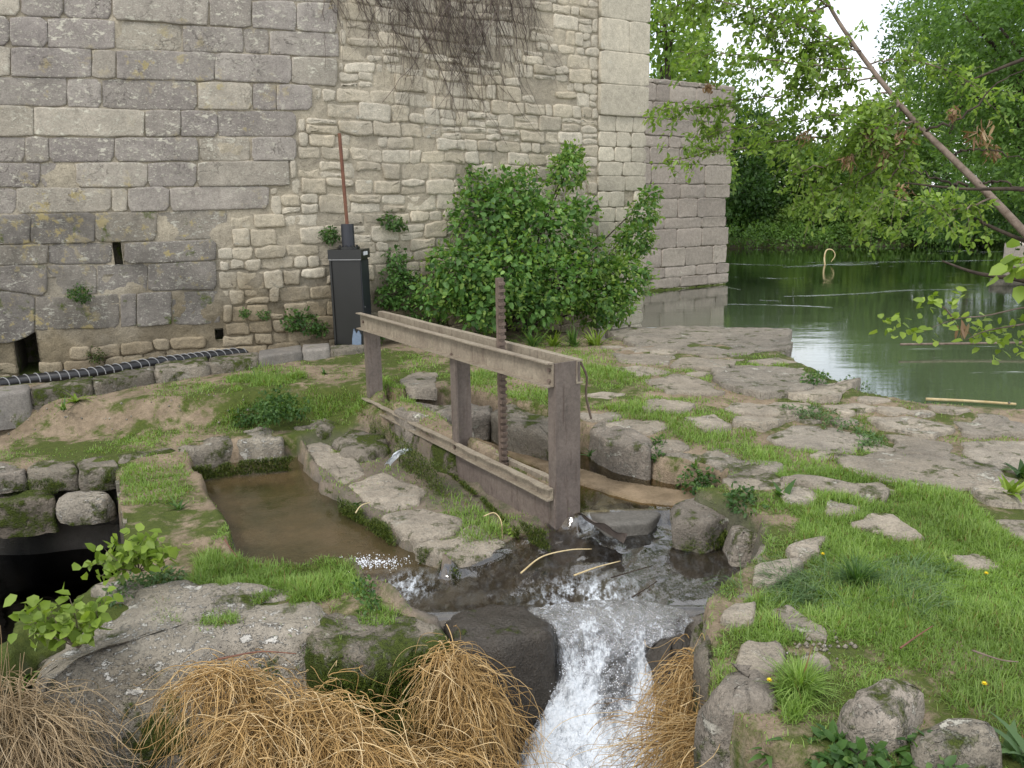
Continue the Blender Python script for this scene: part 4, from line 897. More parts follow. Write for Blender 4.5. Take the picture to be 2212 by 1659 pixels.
rock('bank_stone', 'mossy rock in the far bank of the channel seen through the frame', [(850, 882), (880, 868), (985, 872), (990, 892), (940, 905), (870, 900)], -0.05, -0.36, M['rock'], 'rock', .0, .04, .035, 1.2, .015, .03, 219)
rock('bank_stone', 'rough wall stone with mossy top behind the toothed rack', [(1062, 885), (1095, 872), (1195, 900), (1212, 925), (1190, 938), (1085, 912)], -0.04, -0.36, M['mossy_rock'], 'rock', .0, .03, .035, .8, .015, .03, 220)
rock('bank_stone', 'low stone at the head of the channel behind the middle post', [(985, 880), (1005, 866), (1060, 876), (1060, 895), (1010, 900)], -0.06, -0.36, M['rock'], 'rock', .0, .03, .03, 1.2, .015, .03, 221)
rock('fallen_slab', 'smooth dark sloping slab lying in the channel beside the near post', [(1325, 1050), (1385, 1072), (1428, 1108), (1405, 1130), (1310, 1136), (1268, 1106)], -0.305, -0.45, M['concrete'], 'slab', .0, .01, .05, -.5, .003, .004, 222, topamp=.012)
# basin banks
rock('basin_stone', 'pale angular stone in the back bank of the brown pool', [(500, 942), (520, 926), (560, 919), (614, 932), (610, 944), (560, 950), (505, 948)], -0.255, -0.52, M['pale_rock'], 'rock', .0, .05, .03, 1.2, .012, .03, 223)
rock('basin_stone', 'dark mossy stone right of the pale angular stone', [(618, 924), (650, 908), (715, 903), (740, 915), (690, 930), (632, 932)], -0.27, -0.52, M['mossy_rock'], 'rock', .02, .05, .03, 1.3, .015, .03, 224)
rock('basin_stone', 'mossy bank stone left of the pale angular stone', [(375, 966), (430, 948), (490, 938), (500, 950), (440, 964), (385, 975)], -0.265, -0.55, M['mossy_rock'], 'rock', .02, .05, .03, 1.3, .015, .04, 225)
rock('basin_stone', 'long mossy stone capping the corner between pit and pool', [(245, 985), (300, 970), (375, 958), (385, 974), (330, 988), (258, 998)], -0.27, -0.55, M['mossy_rock'], 'rock', .02, .05, .03, 1.3, .015, .035, 226)
rock('basin_stone', 'broken stone at the far end of the wet ledge', [(718, 945), (760, 925), (830, 935), (850, 955), (790, 975), (740, 968)], -0.29, -0.5, M['mossy_rock'], 'rock', .02, .05, .03, 1.2, .02, .04, 227)
rock('pit_stone', 'broad mossy stone in the middle of the upper row of the pit wall', [(60, 1016), (70, 998), (120, 990), (160, 990), (168, 1014), (110, 1018)], -.26, -.43, M['mossy_rock'], 'rock', .01, .02, .03, .8, .01, .022, 228)
rock('pit_stone', 'upper row stone of the pit wall touching the board lining', [(170, 1014), (164, 990), (225, 986), (248, 990), (252, 1006), (215, 1013)], -.25, -.43, M['mossy_rock'], 'rock', .01, .02, .03, .8, .01, .022, 238)
rock('pit_stone', 'upper row stone of the pit wall cut by the left edge of the picture', [(-90, 1024), (-40, 1004), (50, 1000), (57, 1017), (0, 1026), (-60, 1032)], -.26, -.43, M['rock'], 'rock', .01, .02, .03, .8, .01, .022, 229)
rock('pit_stone', 'dark green mossy stone in the lower row of the pit wall', [(-40, 1078), (10, 1058), (105, 1056), (118, 1070), (60, 1078), (-10, 1084)], -.42, -.72, M['deep_moss'], 'rock', .0, .02, .03, .8, .012, .025, 230)
rock('pit_stone', 'bare pale oval stone in the lower row of the pit wall', [(122, 1070), (140, 1056), (215, 1052), (242, 1062), (222, 1073), (150, 1076)], -.42, -.63, M['pale_rock'], 'rock', .02, .05, .03, 1.6, .012, .025, 231)
rock('pit_stone', 'small dark stone at the left end of the lower row of the pit wall', [(-160, 1100), (-100, 1078), (-45, 1074), (-40, 1086), (-80, 1098)], -.42, -.7, M['rock'], 'rock', .02, .03, .03, .8, .012, .025, 232)
rock('pit_stone', 'dark lintel stone under the pale oval stone of the pit wall', [(-60, 1100), (40, 1082), (160, 1078), (250, 1076), (255, 1084), (100, 1092)], -.60, -.78, M['wet_rock'], 'rock', .0, .03, .04, .8, .012, .03, 239)
rock('dividing_wall', 'grass topped stone divider between the dark pit and the brown pool', [(258, 1015), (330, 1003), (402, 1002), (418, 1035), (452, 1082), (494, 1130), (480, 1152), (400, 1168), (300, 1172), (272, 1100)], -0.345, -0.9, M['mossy_rock'], 'stone divider', .0, .04, .035, .8, .02, .035, 233)
rock('rock', 'flat pale stone half hidden behind the yellow green sapling', [(185, 1268), (230, 1250), (330, 1255), (340, 1275), (250, 1290)], -0.31, -0.6, M['pale_rock'], 'rock', .02, .04, .03, 1.3, .015, .03, 234)
rock('rock', 'grey stone under the broad yellow green leaves at the left', [(70, 1420), (95, 1385), (150, 1370), (180, 1400), (140, 1440), (90, 1445)], -0.4, -1, M['rock'], 'rock', .04, .06, .03, 1.5, .02, .05, 235)
rock('river_block', 'square stone block standing at the far right of the river', [(2168, 524), (2240, 517), (2300, 522), (2240, 532)], .25, -.6, M['pier'], 'stone block', .0, .03, .3, .3, .05, .05, 237)
# boards
bd_ = empty('board_revetment', at(270, 1110, -.6), 'row of grey weathered boards lining the pit side of the divider', 'boards')
for i, (u, v) in enumerate(((254, 1046), (258, 1072), (264, 1100), (270, 1128), (278, 1155), (286, 1180))):
    p = at(u, v, -.3); mb = MB(); a = at(270, 1100, -.3)-at(262, 1050, -.3); a = unit(a*[1, 1, 0]); mb.box(p+[0, 0, -.4+random.uniform(-.03, .02)], a, np.cross(ZV, a), ZV, .045, .012, .42); mb.build('board', M['plank'], bd_)
# ------------------------------------------------------------------ moving water
def ribbon(rows, ns, nt):
    """rows of control points (left .. right) -> smooth grid"""
    R_ = [catmull(r, ns) for r in rows]; R_ = np.array(R_); out = np.stack([catmull(R_[:, j], nt) for j in range(ns)], 1); return out
# thin sheet running over the apron
X, Y = np.meshgrid(np.arange(-1.0, 1.9, .02), np.arange(3.7, 5.35, .02)); x, y = X.ravel(), Y.ravel()
sa = sdist(x, y, APRON)+f2(x, y, 3, 3, 8)*.04; sc_ = sdist(x, y, CHAN); flow = f2(x*1.2-y*1.0, y*.55+x*.3, 9, 4, 31)
za = hfun(x, y); ya = np.clip((4.95-y)/.9, 0, 1); zw = -.362-.115*ya+flow*.007+f2(x, y, 2.2, 3, 33)*.010+.006
kk = sstep(sdist(x, y, APRON), .0, .14); zw = np.where(sc_ > -.1, zw*kk+(-.292)*(1-kk), zw); zw = np.maximum(zw, za+.004+.006*flow) - .35*sstep(3.98-y, 0, .25)
ok = (sa > -.12) & (y > 3.86) & (za < -.33); F = strip_faces(X.shape[0], X.shape[1], False); F = F[ok[F].all(1)]
use = np.unique(F); rm = np.full(len(x), -1); rm[use] = np.arange(len(use))
lp = at(1180, 1310, -.5); gap_ = at(1300, 1140, -.38); j1 = at(880, 1250, -.4)
fo = np.clip(sstep(.45-np.hypot(x-lp[0]-.25, (y-lp[1])*1.3), 0, .35)*.9+sstep(.28-np.hypot(x-gap_[0], y-gap_[1]), 0, .25)*.35+sstep(.22-np.hypot(x-j1[0], y-j1[1]), 0, .2)*.8+.04, 0, 1)
tag(obj('stream', np.stack([x, y, zw], 1)[use], rm[F], M['flow_water'], attr={'foam': fo[use]}), kind='structure')
# the fall
rows = [[at(1120, 1315, -.455), at(1250, 1298, -.45), at(1380, 1298, -.45), at(1500, 1322, -.455)],
        [at(1165, 1342, -.47), at(1260, 1325, -.47), at(1370, 1325, -.47), at(1480, 1342, -.475)],
        [at(1190, 1385, -.56), at(1270, 1372, -.54), at(1370, 1372, -.54), at(1480, 1390, -.56)],
        [at(1195, 1455, -.70), at(1270, 1440, -.67), at(1370, 1440, -.66), at(1465, 1455, -.70)],
        [at(1165, 1525, -.83), at(1260, 1510, -.79), at(1360, 1510, -.79), at(1460, 1520, -.83)],
        [at(1125, 1600, -.90), at(1240, 1585, -.87), at(1350, 1590, -.87), at(1450, 1590, -.90)],
        [at(1090, 1680, -.93), at(1220, 1670, -.91), at(1350, 1670, -.91), at(1460, 1670, -.94)],
        [at(1040, 1800, -.95), at(1200, 1800, -.93), at(1350, 1800, -.93), at(1480, 1800, -.95)]]
G = ribbon(rows, 110, 190); Vg = G.reshape(-1, 3); tt = np.repeat(np.linspace(0, 1, 190), 110); ss = np.tile(np.linspace(-1, 1, 110), 190)
amp = .012+.06*sstep(tt, .15, .5)
st = fbm(Vg*[1, 1, .45], 9, 4, 61); st2 = fbm(Vg*[1, 1, .7], 28, 3, 62)
Vg = Vg+np.stack([st2*.3, -np.abs(st)*1.1, st*1.0+st2*.35], 1)*amp[:, None]
Vg[:, 2] -= .05*sstep(np.abs(ss), .85, 1.)
lf = fbm(np.stack([ss*2.6, tt*2.2, tt*0], 1), 1., 3, 91); gap_m = sstep(-np.abs(ss-.12-.1*lf), -.30, -.08)*sstep(-np.abs(tt-.50), -.22, -.06); fo = np.clip(-.1+1.0*sstep(tt, .18, .5)+.35*sstep(tt, .55, .75)+lf*.9*sstep(-tt, -.75, -.3)-1.0*gap_m-.7*sstep(np.abs(ss), .72, 1), 0, 1.25)
tag(obj('waterfall', Vg, strip_faces(190, 110, False), M['foam'], attr={'foam': fo}), kind='structure')
# rock core under the fall
# droplets and foam beads
def beads(name, centers, r, mat, kind='stuff'):
    c = np.asarray(centers); n = len(c); O = np.array([[1, 0, 0], [-1, 0, 0], [0, 1, 0], [0, -1, 0], [0, 0, 1], [0, 0, -1.]])
    Fo = np.array([[0, 2, 4], [2, 1, 4], [1, 3, 4], [3, 0, 4], [2, 0, 5], [1, 2, 5], [3, 1, 5], [0, 3, 5]])
    V = (c[:, None]+O[None]*np.asarray(r)[:, None, None]).reshape(-1, 3); F = (Fo[None]+np.arange(n)[:, None, None]*6).reshape(-1, 3)
    return tag(obj(name, V, F, mat), kind=kind)
idx = RNG.integers(0, len(Vg), 4200); idx = idx[(tt[idx] > .4) & (np.abs(ss[idx]) < .85)]; c = Vg[idx]+RNG.normal(0, .022, (len(idx), 3))+[0, -.01, .02]
beads('spray', c, RNG.uniform(.001, .0038, len(c)), M['spray'])
pj = at(800, 1213, Z_POOL+.01); c = np.c_[pj[0]+RNG.normal(0, .12, 500), pj[1]+RNG.normal(0, .05, 500), np.full(500, Z_POOL+.004)]
beads('bubbles', c, RNG.uniform(.001, .008, 500)*RNG.uniform(.3, 1, 500), M['spray'])
# small white jet through the footing
jp = at(893, 975, -.26); n_ = 26
g = []; 
for i in range(14):
    f = i/13; 
    for j in range(n_):
        q = (j/(n_-1)-.5); g.append(jp+[-.02-.20*f**.9+q*.07*(1-.3*f), -.05*f+q*.03, -.15*f*f+.03*f+.03*math.cos(q*3)])
g = np.array(g); g += np.stack([fbm(g, 30, 3, s_)*.016 for s_ in (1, 2, 3)], 1)
tag(obj('water_jet', g, strip_faces(14, n_, False), M['foam'], attr={'foam': np.full(len(g), 1.3)}), 'small white water jet spurting out beside the mossy footing', 'water jet')

# ------------------------------------------------------------------ leaves, blades and stalks
def lrand(n): return RNG.random(n)
def leaf_geo(P, Dv, Nv, L, Wd, rnd, fold=.25, droop=.15):
    """six-point leaves, folded along the midrib"""
    Dv = unit(Dv); S = unit(np.cross(Dv, Nv)); Nn = np.cross(S, Dv); L = L[:, None]; Wd = Wd[:, None]
    b = P; m1 = P+Dv*L*.4-Nn*L*droop*.2; tip = P+Dv*L-Nn*L*droop
    a1 = P+Dv*L*.22+S*Wd*.42+Nn*Wd*fold*.6; a2 = P+Dv*L*.62+S*Wd*.42+Nn*Wd*fold*.4-Nn*L*droop*.5
    b1 = P+Dv*L*.22-S*Wd*.42+Nn*Wd*fold*.6; b2 = P+Dv*L*.62-S*Wd*.42+Nn*Wd*fold*.4-Nn*L*droop*.5
    V = np.stack([b, a1, a2, tip, b2, b1, m1], 1).reshape(-1, 3); n = len(P); o = (np.arange(n)*7)[:, None]
    F = [o+np.array([[0, 6, 1, 1]])[:, :3], o+np.array([[1, 6, 2]]), o+np.array([[2, 6, 3]]), o+np.array([[3, 6, 4]]), o+np.array([[4, 6, 5]]), o+np.array([[5, 6, 0]])]
    return V, np.concatenate(F), np.repeat(rnd, 7)
def quad_leaf(P, Dv, Nv, L, Wd, rnd):
    Dv = unit(Dv); S = unit(np.cross(Dv, Nv)); L = L[:, None]; Wd = Wd[:, None]
    V = np.stack([P, P+Dv*L*.45+S*Wd*.5, P+Dv*L, P+Dv*L*.45-S*Wd*.5], 1).reshape(-1, 3); o = (np.arange(len(P))*4)[:, None]
    return V, o+np.array([[0, 1, 2, 3]]), np.repeat(rnd, 4)
def blade_geo(P, az, L, Wd, lean, curl, rnd, seg=3):
    """curved tapering blades standing on P"""
    n = len(P); h = np.stack([np.cos(az), np.sin(az), np.zeros(n)], 1); sd_ = np.stack([-np.sin(az), np.cos(az), np.zeros(n)], 1); V = []
    for i in range(seg+1):
        f = i/seg; a = lean+curl*f; hx = L*f*np.sin(np.clip(a, 0, 2.6)); hz_ = L*f*np.cos(np.clip(a, 0, 2.6)); w_ = Wd*(1-f**1.6)*.5+.0003
        c = P+h*hx[:, None]+np.c_[np.zeros((n, 2)), hz_]; V += [c-sd_*w_[:, None], c+sd_*w_[:, None]]
    V = np.stack(V, 1).reshape(-1, 3); k = 2*(seg+1); o = (np.arange(n)*k)[:, None]
    F = np.concatenate([o+np.array([[2*i, 2*i+1, 2*i+3, 2*i+2]]) for i in range(seg)]); return V, F, np.repeat(rnd, k)
def strand_geo(paths, rad, rnd, k=3):
    """paths (n, m, 3) -> thin tubes"""
    n, m_, _ = paths.shape; t = unit(np.gradient(paths, axis=1)); ref = np.array([.3, .2, .93]); a = unit(np.cross(t, ref)); b_ = np.cross(t, a)
    th = np.arange(k)*2*math.pi/k; taper = np.linspace(1, .45, m_)[None, :, None, None]
    V = paths[:, :, None]+(np.cos(th)[None, None, :, None]*a[:, :, None]+np.sin(th)[None, None, :, None]*b_[:, :, None])*rad[:, None, None, None]*taper
    o = (np.arange(n)*m_*k)[:, None, None]; f = strip_faces(m_, k)[None]; F = (f+o).reshape(-1, 4); return V.reshape(-1, 3), F, np.repeat(rnd, m_*k)
SLAB_P = SLP
# --- short grass over the terrace
def in_px(P3, uv):
    q = P3-EYE; w_ = q@Fw; u = (q@Rt)/w_*FPX+1106; v = -(q@Up)/w_*FPX+829.5; return sdist(u, v, np.c_[uv, np.zeros(len(uv))])
RICH = [  # patches of thicker grass: outline, density, height
 ([(400, 1250), (430, 1205), (560, 1190), (700, 1215), (785, 1240), (790, 1285), (700, 1300), (560, 1300), (470, 1275), (400, 1290)], 1., .07),
 ([(275, 1340), (320, 1310), (410, 1315), (380, 1352), (300, 1358)], .9, .045), ([(430, 1325), (480, 1300), (500, 1330), (520, 1352), (430, 1362)], .9, .04), ([(755, 1330), (790, 1290), (870, 1330), (850, 1365), (780, 1360)], .7, .04),
 ([(1285, 890), (1330, 850), (1500, 860), (1600, 900), (1650, 960), (1720, 1000), (1900, 1010), (1950, 1040), (1700, 1040), (1560, 985), (1430, 945), (1300, 905)], 1., .055),
 ([(1620, 1100), (1690, 1050), (1760, 1060), (1900, 1060), (2000, 1030), (2212, 1060), (2300, 1500), (2212, 1560), (2050, 1520), (1990, 1450), (1830, 1390), (1640, 1400), (1560, 1380), (1640, 1290), (1740, 1230), (1720, 1180), (1730, 1120)], .97, .055),
 ([(440, 925), (500, 885), (620, 845), (780, 850), (800, 890), (700, 905), (600, 900), (500, 935)], 1., .06), ([(190, 975), (260, 940), (420, 920), (480, 930), (330, 975)], .7, .045),
 ([(258, 1040), (280, 1008), (400, 1005), (400, 1050), (380, 1110), (400, 1150), (300, 1150)], .95, .05), ([(945, 1060), (1000, 1050), (1060, 1110), (1100, 1160), (1000, 1180), (950, 1120)], .9, .06),
 ([(780, 880), (830, 900), (870, 940), (900, 960), (830, 950), (780, 920)], .9, .05), ([(860, 780), (930, 760), (940, 800), (880, 820)], .8, .06), ([(820, 860), (815, 815), (860, 820), (905, 850), (880, 865)], 1, .07),
 ([(1000, 800), (1080, 810), (1200, 840), (1230, 880), (1100, 870), (1000, 850)], .9, .05), ([(1080, 740), (1250, 750), (1320, 770), (1420, 800), (1400, 840), (1280, 830), (1200, 780), (1090, 770)], .95, .055), ([(1440, 790), (1560, 800), (1540, 830), (1450, 812), (1380, 812)], .9, .045), ([(1500, 760), (1680, 768), (1690, 790), (1600, 800), (1480, 775)], .8, .045), ([(1730, 860), (1780, 870), (1880, 900), (1890, 950), (1830, 915), (1740, 885)], .8, .05), ([(1890, 880), (1960, 890), (1900, 905), (1850, 890)], .8, .04),
 ([(500, 810), (560, 795), (660, 810), (640, 840), (500, 835)], .9, .08), ([(300, 700+120), (420, 830), (500, 850), (330, 870)], .3, .04), ([(1560, 1400), (1640, 1350), (1700, 1390), (1650, 1440), (1600, 1400), (1560, 1430)], .9, .05),
 ([(1680, 1480), (1740, 1450), (1780, 1470), (1760, 1540), (1700, 1560)], 1., .12), ([(1560, 965), (1900, 960), (1840, 1000), (1800, 1010), (1600, 985)], .5, .04),
 ([(1440, 1035), (1500, 1020), (1560, 1050), (1500, 1065), (1420, 1060)], .8, .05), ([(1990, 1490), (2100, 1480), (2212, 1500), (2300, 1640), (2180, 1600), (2080, 1545)], .8, .07)]
TOPS = [(poly([(110, 1475), (200, 1420), (330, 1392), (480, 1384), (600, 1382), (680, 1362), (716, 1320), (700, 1275), (600, 1252), (420, 1248), (290, 1265), (200, 1310), (140, 1370), (95, 1430)], -.325), -.325), (poly([(655, 1392), (700, 1342), (758, 1292), (850, 1308), (940, 1345), (962, 1358), (955, 1388), (880, 1402), (770, 1412)], -.355), -.355), (DIV, -.315)]
def grass_field(n, x0, x1, y0, y1, hscale=1., wmul=1.):
    x = RNG.uniform(x0, x1, n); y = RNG.uniform(y0, y1, n); q = np.stack([x, y, np.zeros(n)], 1)-EYE; w_ = q@Fw; u = (q@Rt)/w_*FPX+1106
    on = (u > -150) & (u < 2360) & (sdist(x, y, LAND) > 0) & (sdist(x, y, FRONT) < .35) & (sdist(x, y, POOL) < .03) & (sdist(x, y, APRON) < .05); x, y = x[on], y[on]; z = hfun(x, y); P = np.stack([x, y, z], 1)
    q = P-EYE; w_ = q@Fw; u = (q@Rt)/w_*FPX+1106; v = -(q@Up)/w_*FPX+829.5
    for tp_, tz in TOPS:
        k_ = sstep(sdist(x, y, tp_), -.0, .05); z = np.where(k_ > .3, np.maximum(z, tz-.012), z)
    P[:, 2] = z
    on = (u > -120) & (u < 2330) & (v < 1800) & (w_ > .8) & (z > -.40)
    x, y, z, P = x[on], y[on], z[on], P[on]; q = P-EYE; w_ = q@Fw; u = (q@Rt)/w_*FPX+1106; v = -(q@Up)/w_*FPX+829.5
    pat = f2(x, y, 2.2, 4, 50); dens = .05+.42*sstep(pat, .05, .35); hgt = np.full(len(x), .028)
    left = sstep(900-u, 0, 200)*sstep(1000-v, 0, 30); dens *= 1-.75*left
    for uv, d_, h_ in RICH:
        s_ = sdist(u, v, np.array(uv, float))+f2(x, y, 7, 3, 51)*26; k_ = sstep(s_, -14, 12); dens = np.maximum(dens, d_*k_*(1-.5*sstep(-pat, .1, .3))); hgt = np.maximum(hgt, h_*k_)
    for Ps in SLAB_P:
        c = Ps.mean(0); nr_ = (np.abs(x-c[0]) < 1.3) & (np.abs(y-c[1]) < 1.3)
        if nr_.any(): s_ = sdist(x[nr_], y[nr_], Ps)+f2(x[nr_], y[nr_], 9, 2, 53)*.03; dens[nr_] *= 1-.97*sstep(s_, -.02, .03)
    onb = np.zeros(len(x)); 
    for tp_, tz in TOPS[:2]: onb = np.maximum(onb, sstep(sdist(x, y, tp_), -.02, .02))
    dens = np.where((onb > .5) & (hgt < .035), dens*.05, dens)
    for rp, d_ in ((LEDGE, .35), (APRON, 0), (POOL, 0), (CHAN, 0)):
        dens *= 1-(1-d_)*sstep(sdist(x, y, rp), -.04, .03)
    k_ = lrand(len(x)) < dens; P = P[k_]; hg = hgt[k_]; m_ = len(P); pt = f2(P[:, 0], P[:, 1], 5, 3, 55)
    L = hg*(.55+.7*lrand(m_))*(1+pt)*hscale; dist = P[:, 1]; Wd = (.0018+.0007*dist)*(.7+.6*lrand(m_))*wmul
    P[:, 2] -= .004
    return blade_geo(P, lrand(m_)*6.283, np.maximum(L, .012), Wd, lrand(m_)*.5, lrand(m_)*1.1, np.clip(lrand(m_)*.7+.3*(pt+.5), 0, 1), 2)
def join(*gs):
    V, F, R_ = [], [], []; o = 0
    for v, f, r in gs: V.append(v); F.append(f+o); R_.append(r); o += len(v)
    return np.concatenate(V), np.concatenate(F), np.concatenate(R_)
V, F, r = join(grass_field(420000, -1.9, 2.8, 1.9, 5.2), grass_field(190000, -4.6, 4.2, 5.2, 8.2), grass_field(120000, -6, 7.5, 8.2, 12.5))
tag(obj('grass', V, F, M['grass'], attr={'rnd': r}), kind='stuff')


# moss on damp edges as tiny tufts
def moss_on(uv_edges, n, zt_, zb, spread=.04):
    out = []
    for (a, b_) in zip(uv_edges[:-1], uv_edges[1:]):
        f = lrand(n)[:, None]; A_, B_ = at(*a, zt_), at(*b_, zt_); P = A_*(1-f)+B_*f; d = lrand(n); P[:, 2] = zt_-(zt_-zb)*d; P[:, 1] += -.01-spread*.5*d+RNG.normal(0, spread*.3, n); P[:, 0] += RNG.normal(0, spread*.3, n); out.append(P)
    return np.concatenate(out)
Pm = np.concatenate([moss_on([(700, 1055), (800, 1112), (885, 1168), (985, 1222)], 2600, -.37, -.47), moss_on([(780, 885), (870, 950), (960, 1015)], 3000, ZLOW-.08, ZLOW-.3, .08),
    moss_on([(960, 1010), (1040, 1075), (1110, 1140)], 1500, -.36, -.37, .03), moss_on([(1110, 1120), (1185, 1150)], 1500, -.26, -.38, .01), moss_on([(655, 1400), (780, 1420), (950, 1395)], 5200, -.37, -.7, .05), moss_on([(130, 1490), (240, 1440), (400, 1420), (640, 1415)], 2600, -.42, -.75, .06), moss_on([(405, 1012), (470, 1000), (560, 992), (640, 985)], 2600, -.34, -.46, .03), moss_on([(60, 1040), (150, 1030), (245, 1025)], 900, -.3, -.42, .02), moss_on([(430, 1055), (452, 1100), (492, 1160)], 900, -.34, -.46, .02), moss_on([(1455, 1122), (1520, 1134), (1585, 1118)], 1200, -.24, -.38, .03), moss_on([(1612, 1225), (1660, 1225)], 500, -.2, -.36, .03),
    moss_on([(1450, 1120), (1520, 1130), (1585, 1115)], 900, -.22, -.4, .02), moss_on([(400, 1165), (492, 1150)], 700, -.33, -.44, .03), moss_on([(1640, 768), (1697, 770)], 900, -.02, -.3, .03), moss_on([(1310, 955), (1400, 985)], 300, -.05, -.1, .02)])
Pm = Pm[fbm(Pm, 7, 3, 4)+.12*(lrand(len(Pm))-.5) > -.02]; n = len(Pm); V, F, r = blade_geo(Pm, lrand(n)*6.283, .012+.022*lrand(n), .003+.004*lrand(n), lrand(n)*.9, lrand(n)*1.5, lrand(n), 2)
tag(obj('moss', V, F, M['moss_leaf'], attr={'rnd': r}), kind='stuff')

# --- dry hanging roots and stalks
def root_clump(label, crest, n, spread, reach, drop, lift, mat, seed, rad=(.0012, .0026), name='dry_roots', cat='dry roots', bias=(0, -1), floor=-1.25):
    g = np.random.default_rng(seed); m_ = 15; f = np.linspace(0, 1, m_)[None, :, None]
    cr_ = np.array(crest); seg = g.random(n)*(len(cr_)-1); i = seg.astype(int); fr = (seg-i)[:, None]; B = cr_[i]*(1-fr)+cr_[np.minimum(i+1, len(cr_)-1)]*fr+g.normal(0, 1, (n, 3))*spread
    az = g.normal(math.atan2(bias[1], bias[0]), 1.25, n); L = reach*(.45+.8*g.random(n)); d = np.stack([np.cos(az), np.sin(az), np.zeros(n)], 1)[:, None]*L[:, None, None]
    lf = (lift*(.3+g.random(n)))[:, None, None]; dr = (drop*(.5+.8*g.random(n)))[:, None, None]
    P = B[:, None]+d*(f*1.0+.15*np.sin(f*3))+np.array([0, 0, 1.])*(lf*np.sin(f*2.2)-dr*f**2)
    ph = g.random((n, 1, 3))*9; P = P+np.sin(f*(4+5*g.random((n, 1, 1)))+ph)*.035*f+np.sin(f*15+ph*2)*.009*f; P[:, :, 2] = np.maximum(P[:, :, 2], floor+.02*np.sin(P[:, :, 0]*20))
    n = int(n*.62); B, d, lf, dr, P, az, L = B[:n], d[:n], lf[:n], dr[:n], P[:n], az[:n], L[:n]; n2 = n; B2 = B[:n2]; a2 = g.random(n2)*6.283; B2 = B2+g.normal(0, 1, (n2, 3))*spread*1.3; d2 = np.stack([np.cos(a2), np.sin(a2)*.6-.25, np.zeros(n2)], 1)[:, None]*(reach*(.6+.9*g.random(n2)))[:, None, None]
    P2 = B2[:, None]+d2*f+np.array([0, 0, 1.])*((lift*1.5*g.random(n2))[:, None, None]*np.sin(f*2.6)-(drop*(.15+.9*g.random(n2)))[:, None, None]*f**1.7)+np.sin(f*(3+7*g.random((n2, 1, 1)))+g.random((n2, 1, 3))*6)*.05*f; P2[:, :, 1] = np.minimum(P2[:, :, 1], B2[:, None, 1]+.02)
    Va, Fa, ra = strand_geo(P, g.uniform(*rad, n), np.clip(g.random(n)*.8+g.normal(0, .1, n), 0, 1)); Vb, Fb, rb = strand_geo(P2, g.uniform(rad[0], rad[1]*1.2, n2), np.clip(.15+.85*g.random(n2), 0, 1))
    V, F, r = np.concatenate([Va, Vb]), np.concatenate([Fa, Fb+len(Va)]), np.concatenate([ra, rb]); return tag(obj(name, V, F, mat, attr={'rnd': r}), label, cat)
root_clump('golden tangle of dry hanging roots domed in the bottom centre left', [at(520, 1615, -.53), at(580, 1568, -.49), at(655, 1545, -.47), at(735, 1570, -.5), at(780, 1630, -.58)], 1000, .05, .30, .28, .045, M['straw'], 1)
root_clump('long arching dry roots spilling down beside the pale boulder', [at(430, 1478, -.38), at(470, 1452, -.35), at(520, 1455, -.36), at(560, 1480, -.39)], 300, .025, .24, .42, .05, M['straw'], 2, bias=(-.35, -1))
root_clump('curtain of orange dry roots hanging at the left bank of the waterfall', [at(965, 1410, -.36), at(985, 1450, -.46), at(1010, 1500, -.56), at(1070, 1540, -.65)], 800, .028, .22, .48, .035, M['straw'], 3, bias=(.1, -1))
root_clump('low mat of dry roots between the golden tangle and the waterfall curtain', [at(820, 1670, -.72), at(900, 1670, -.74), at(1000, 1650, -.74)], 500, .05, .26, .2, .06, M['straw'], 4)
root_clump('pale dry stalks and roots in the bottom left corner', [at(0, 1545, -.44), at(50, 1560, -.48), at(100, 1585, -.53)], 700, .05, .28, .35, .08, M['straw_pale'], 5, bias=(.3, -1))
root_clump('rust brown roots hanging at the right edge of the waterfall', [at(1505, 1420, -.3), at(1512, 1470, -.42), at(1490, 1540, -.55)], 700, .025, .2, .42, .05, M['straw'], 6, bias=(-.3, -1))
root_clump('flat sweep of dry roots at the bottom right of the waterfall', [at(1500, 1600, -.58), at(1560, 1600, -.55), at(1650, 1625, -.52), at(1740, 1650, -.5)], 900, .05, .42, .12, .08, M['straw'], 7, bias=(-.8, -.7))
g = np.random.default_rng(3); n = 26; f = np.linspace(0, 1, 10)[None, :, None]; B = np.array([at(u, 1640, -.55) for u in g.uniform(-60, 60, n)]); P = B[:, None]+f*np.stack([g.uniform(-.05, .15, n), g.uniform(-.05, .05, n), g.uniform(.3, .62, n)], 1)[:, None]+np.sin(f*4+g.random((n, 1, 3))*6)*.012
V, F, r = strand_geo(P, g.uniform(.002, .0035, n), g.random(n)); tag(obj('dry_stalks', V, F, M['straw_pale'], attr={'rnd': r}), 'a few tall bleached stalks rising at the left edge near the boulder', 'dry stalks')
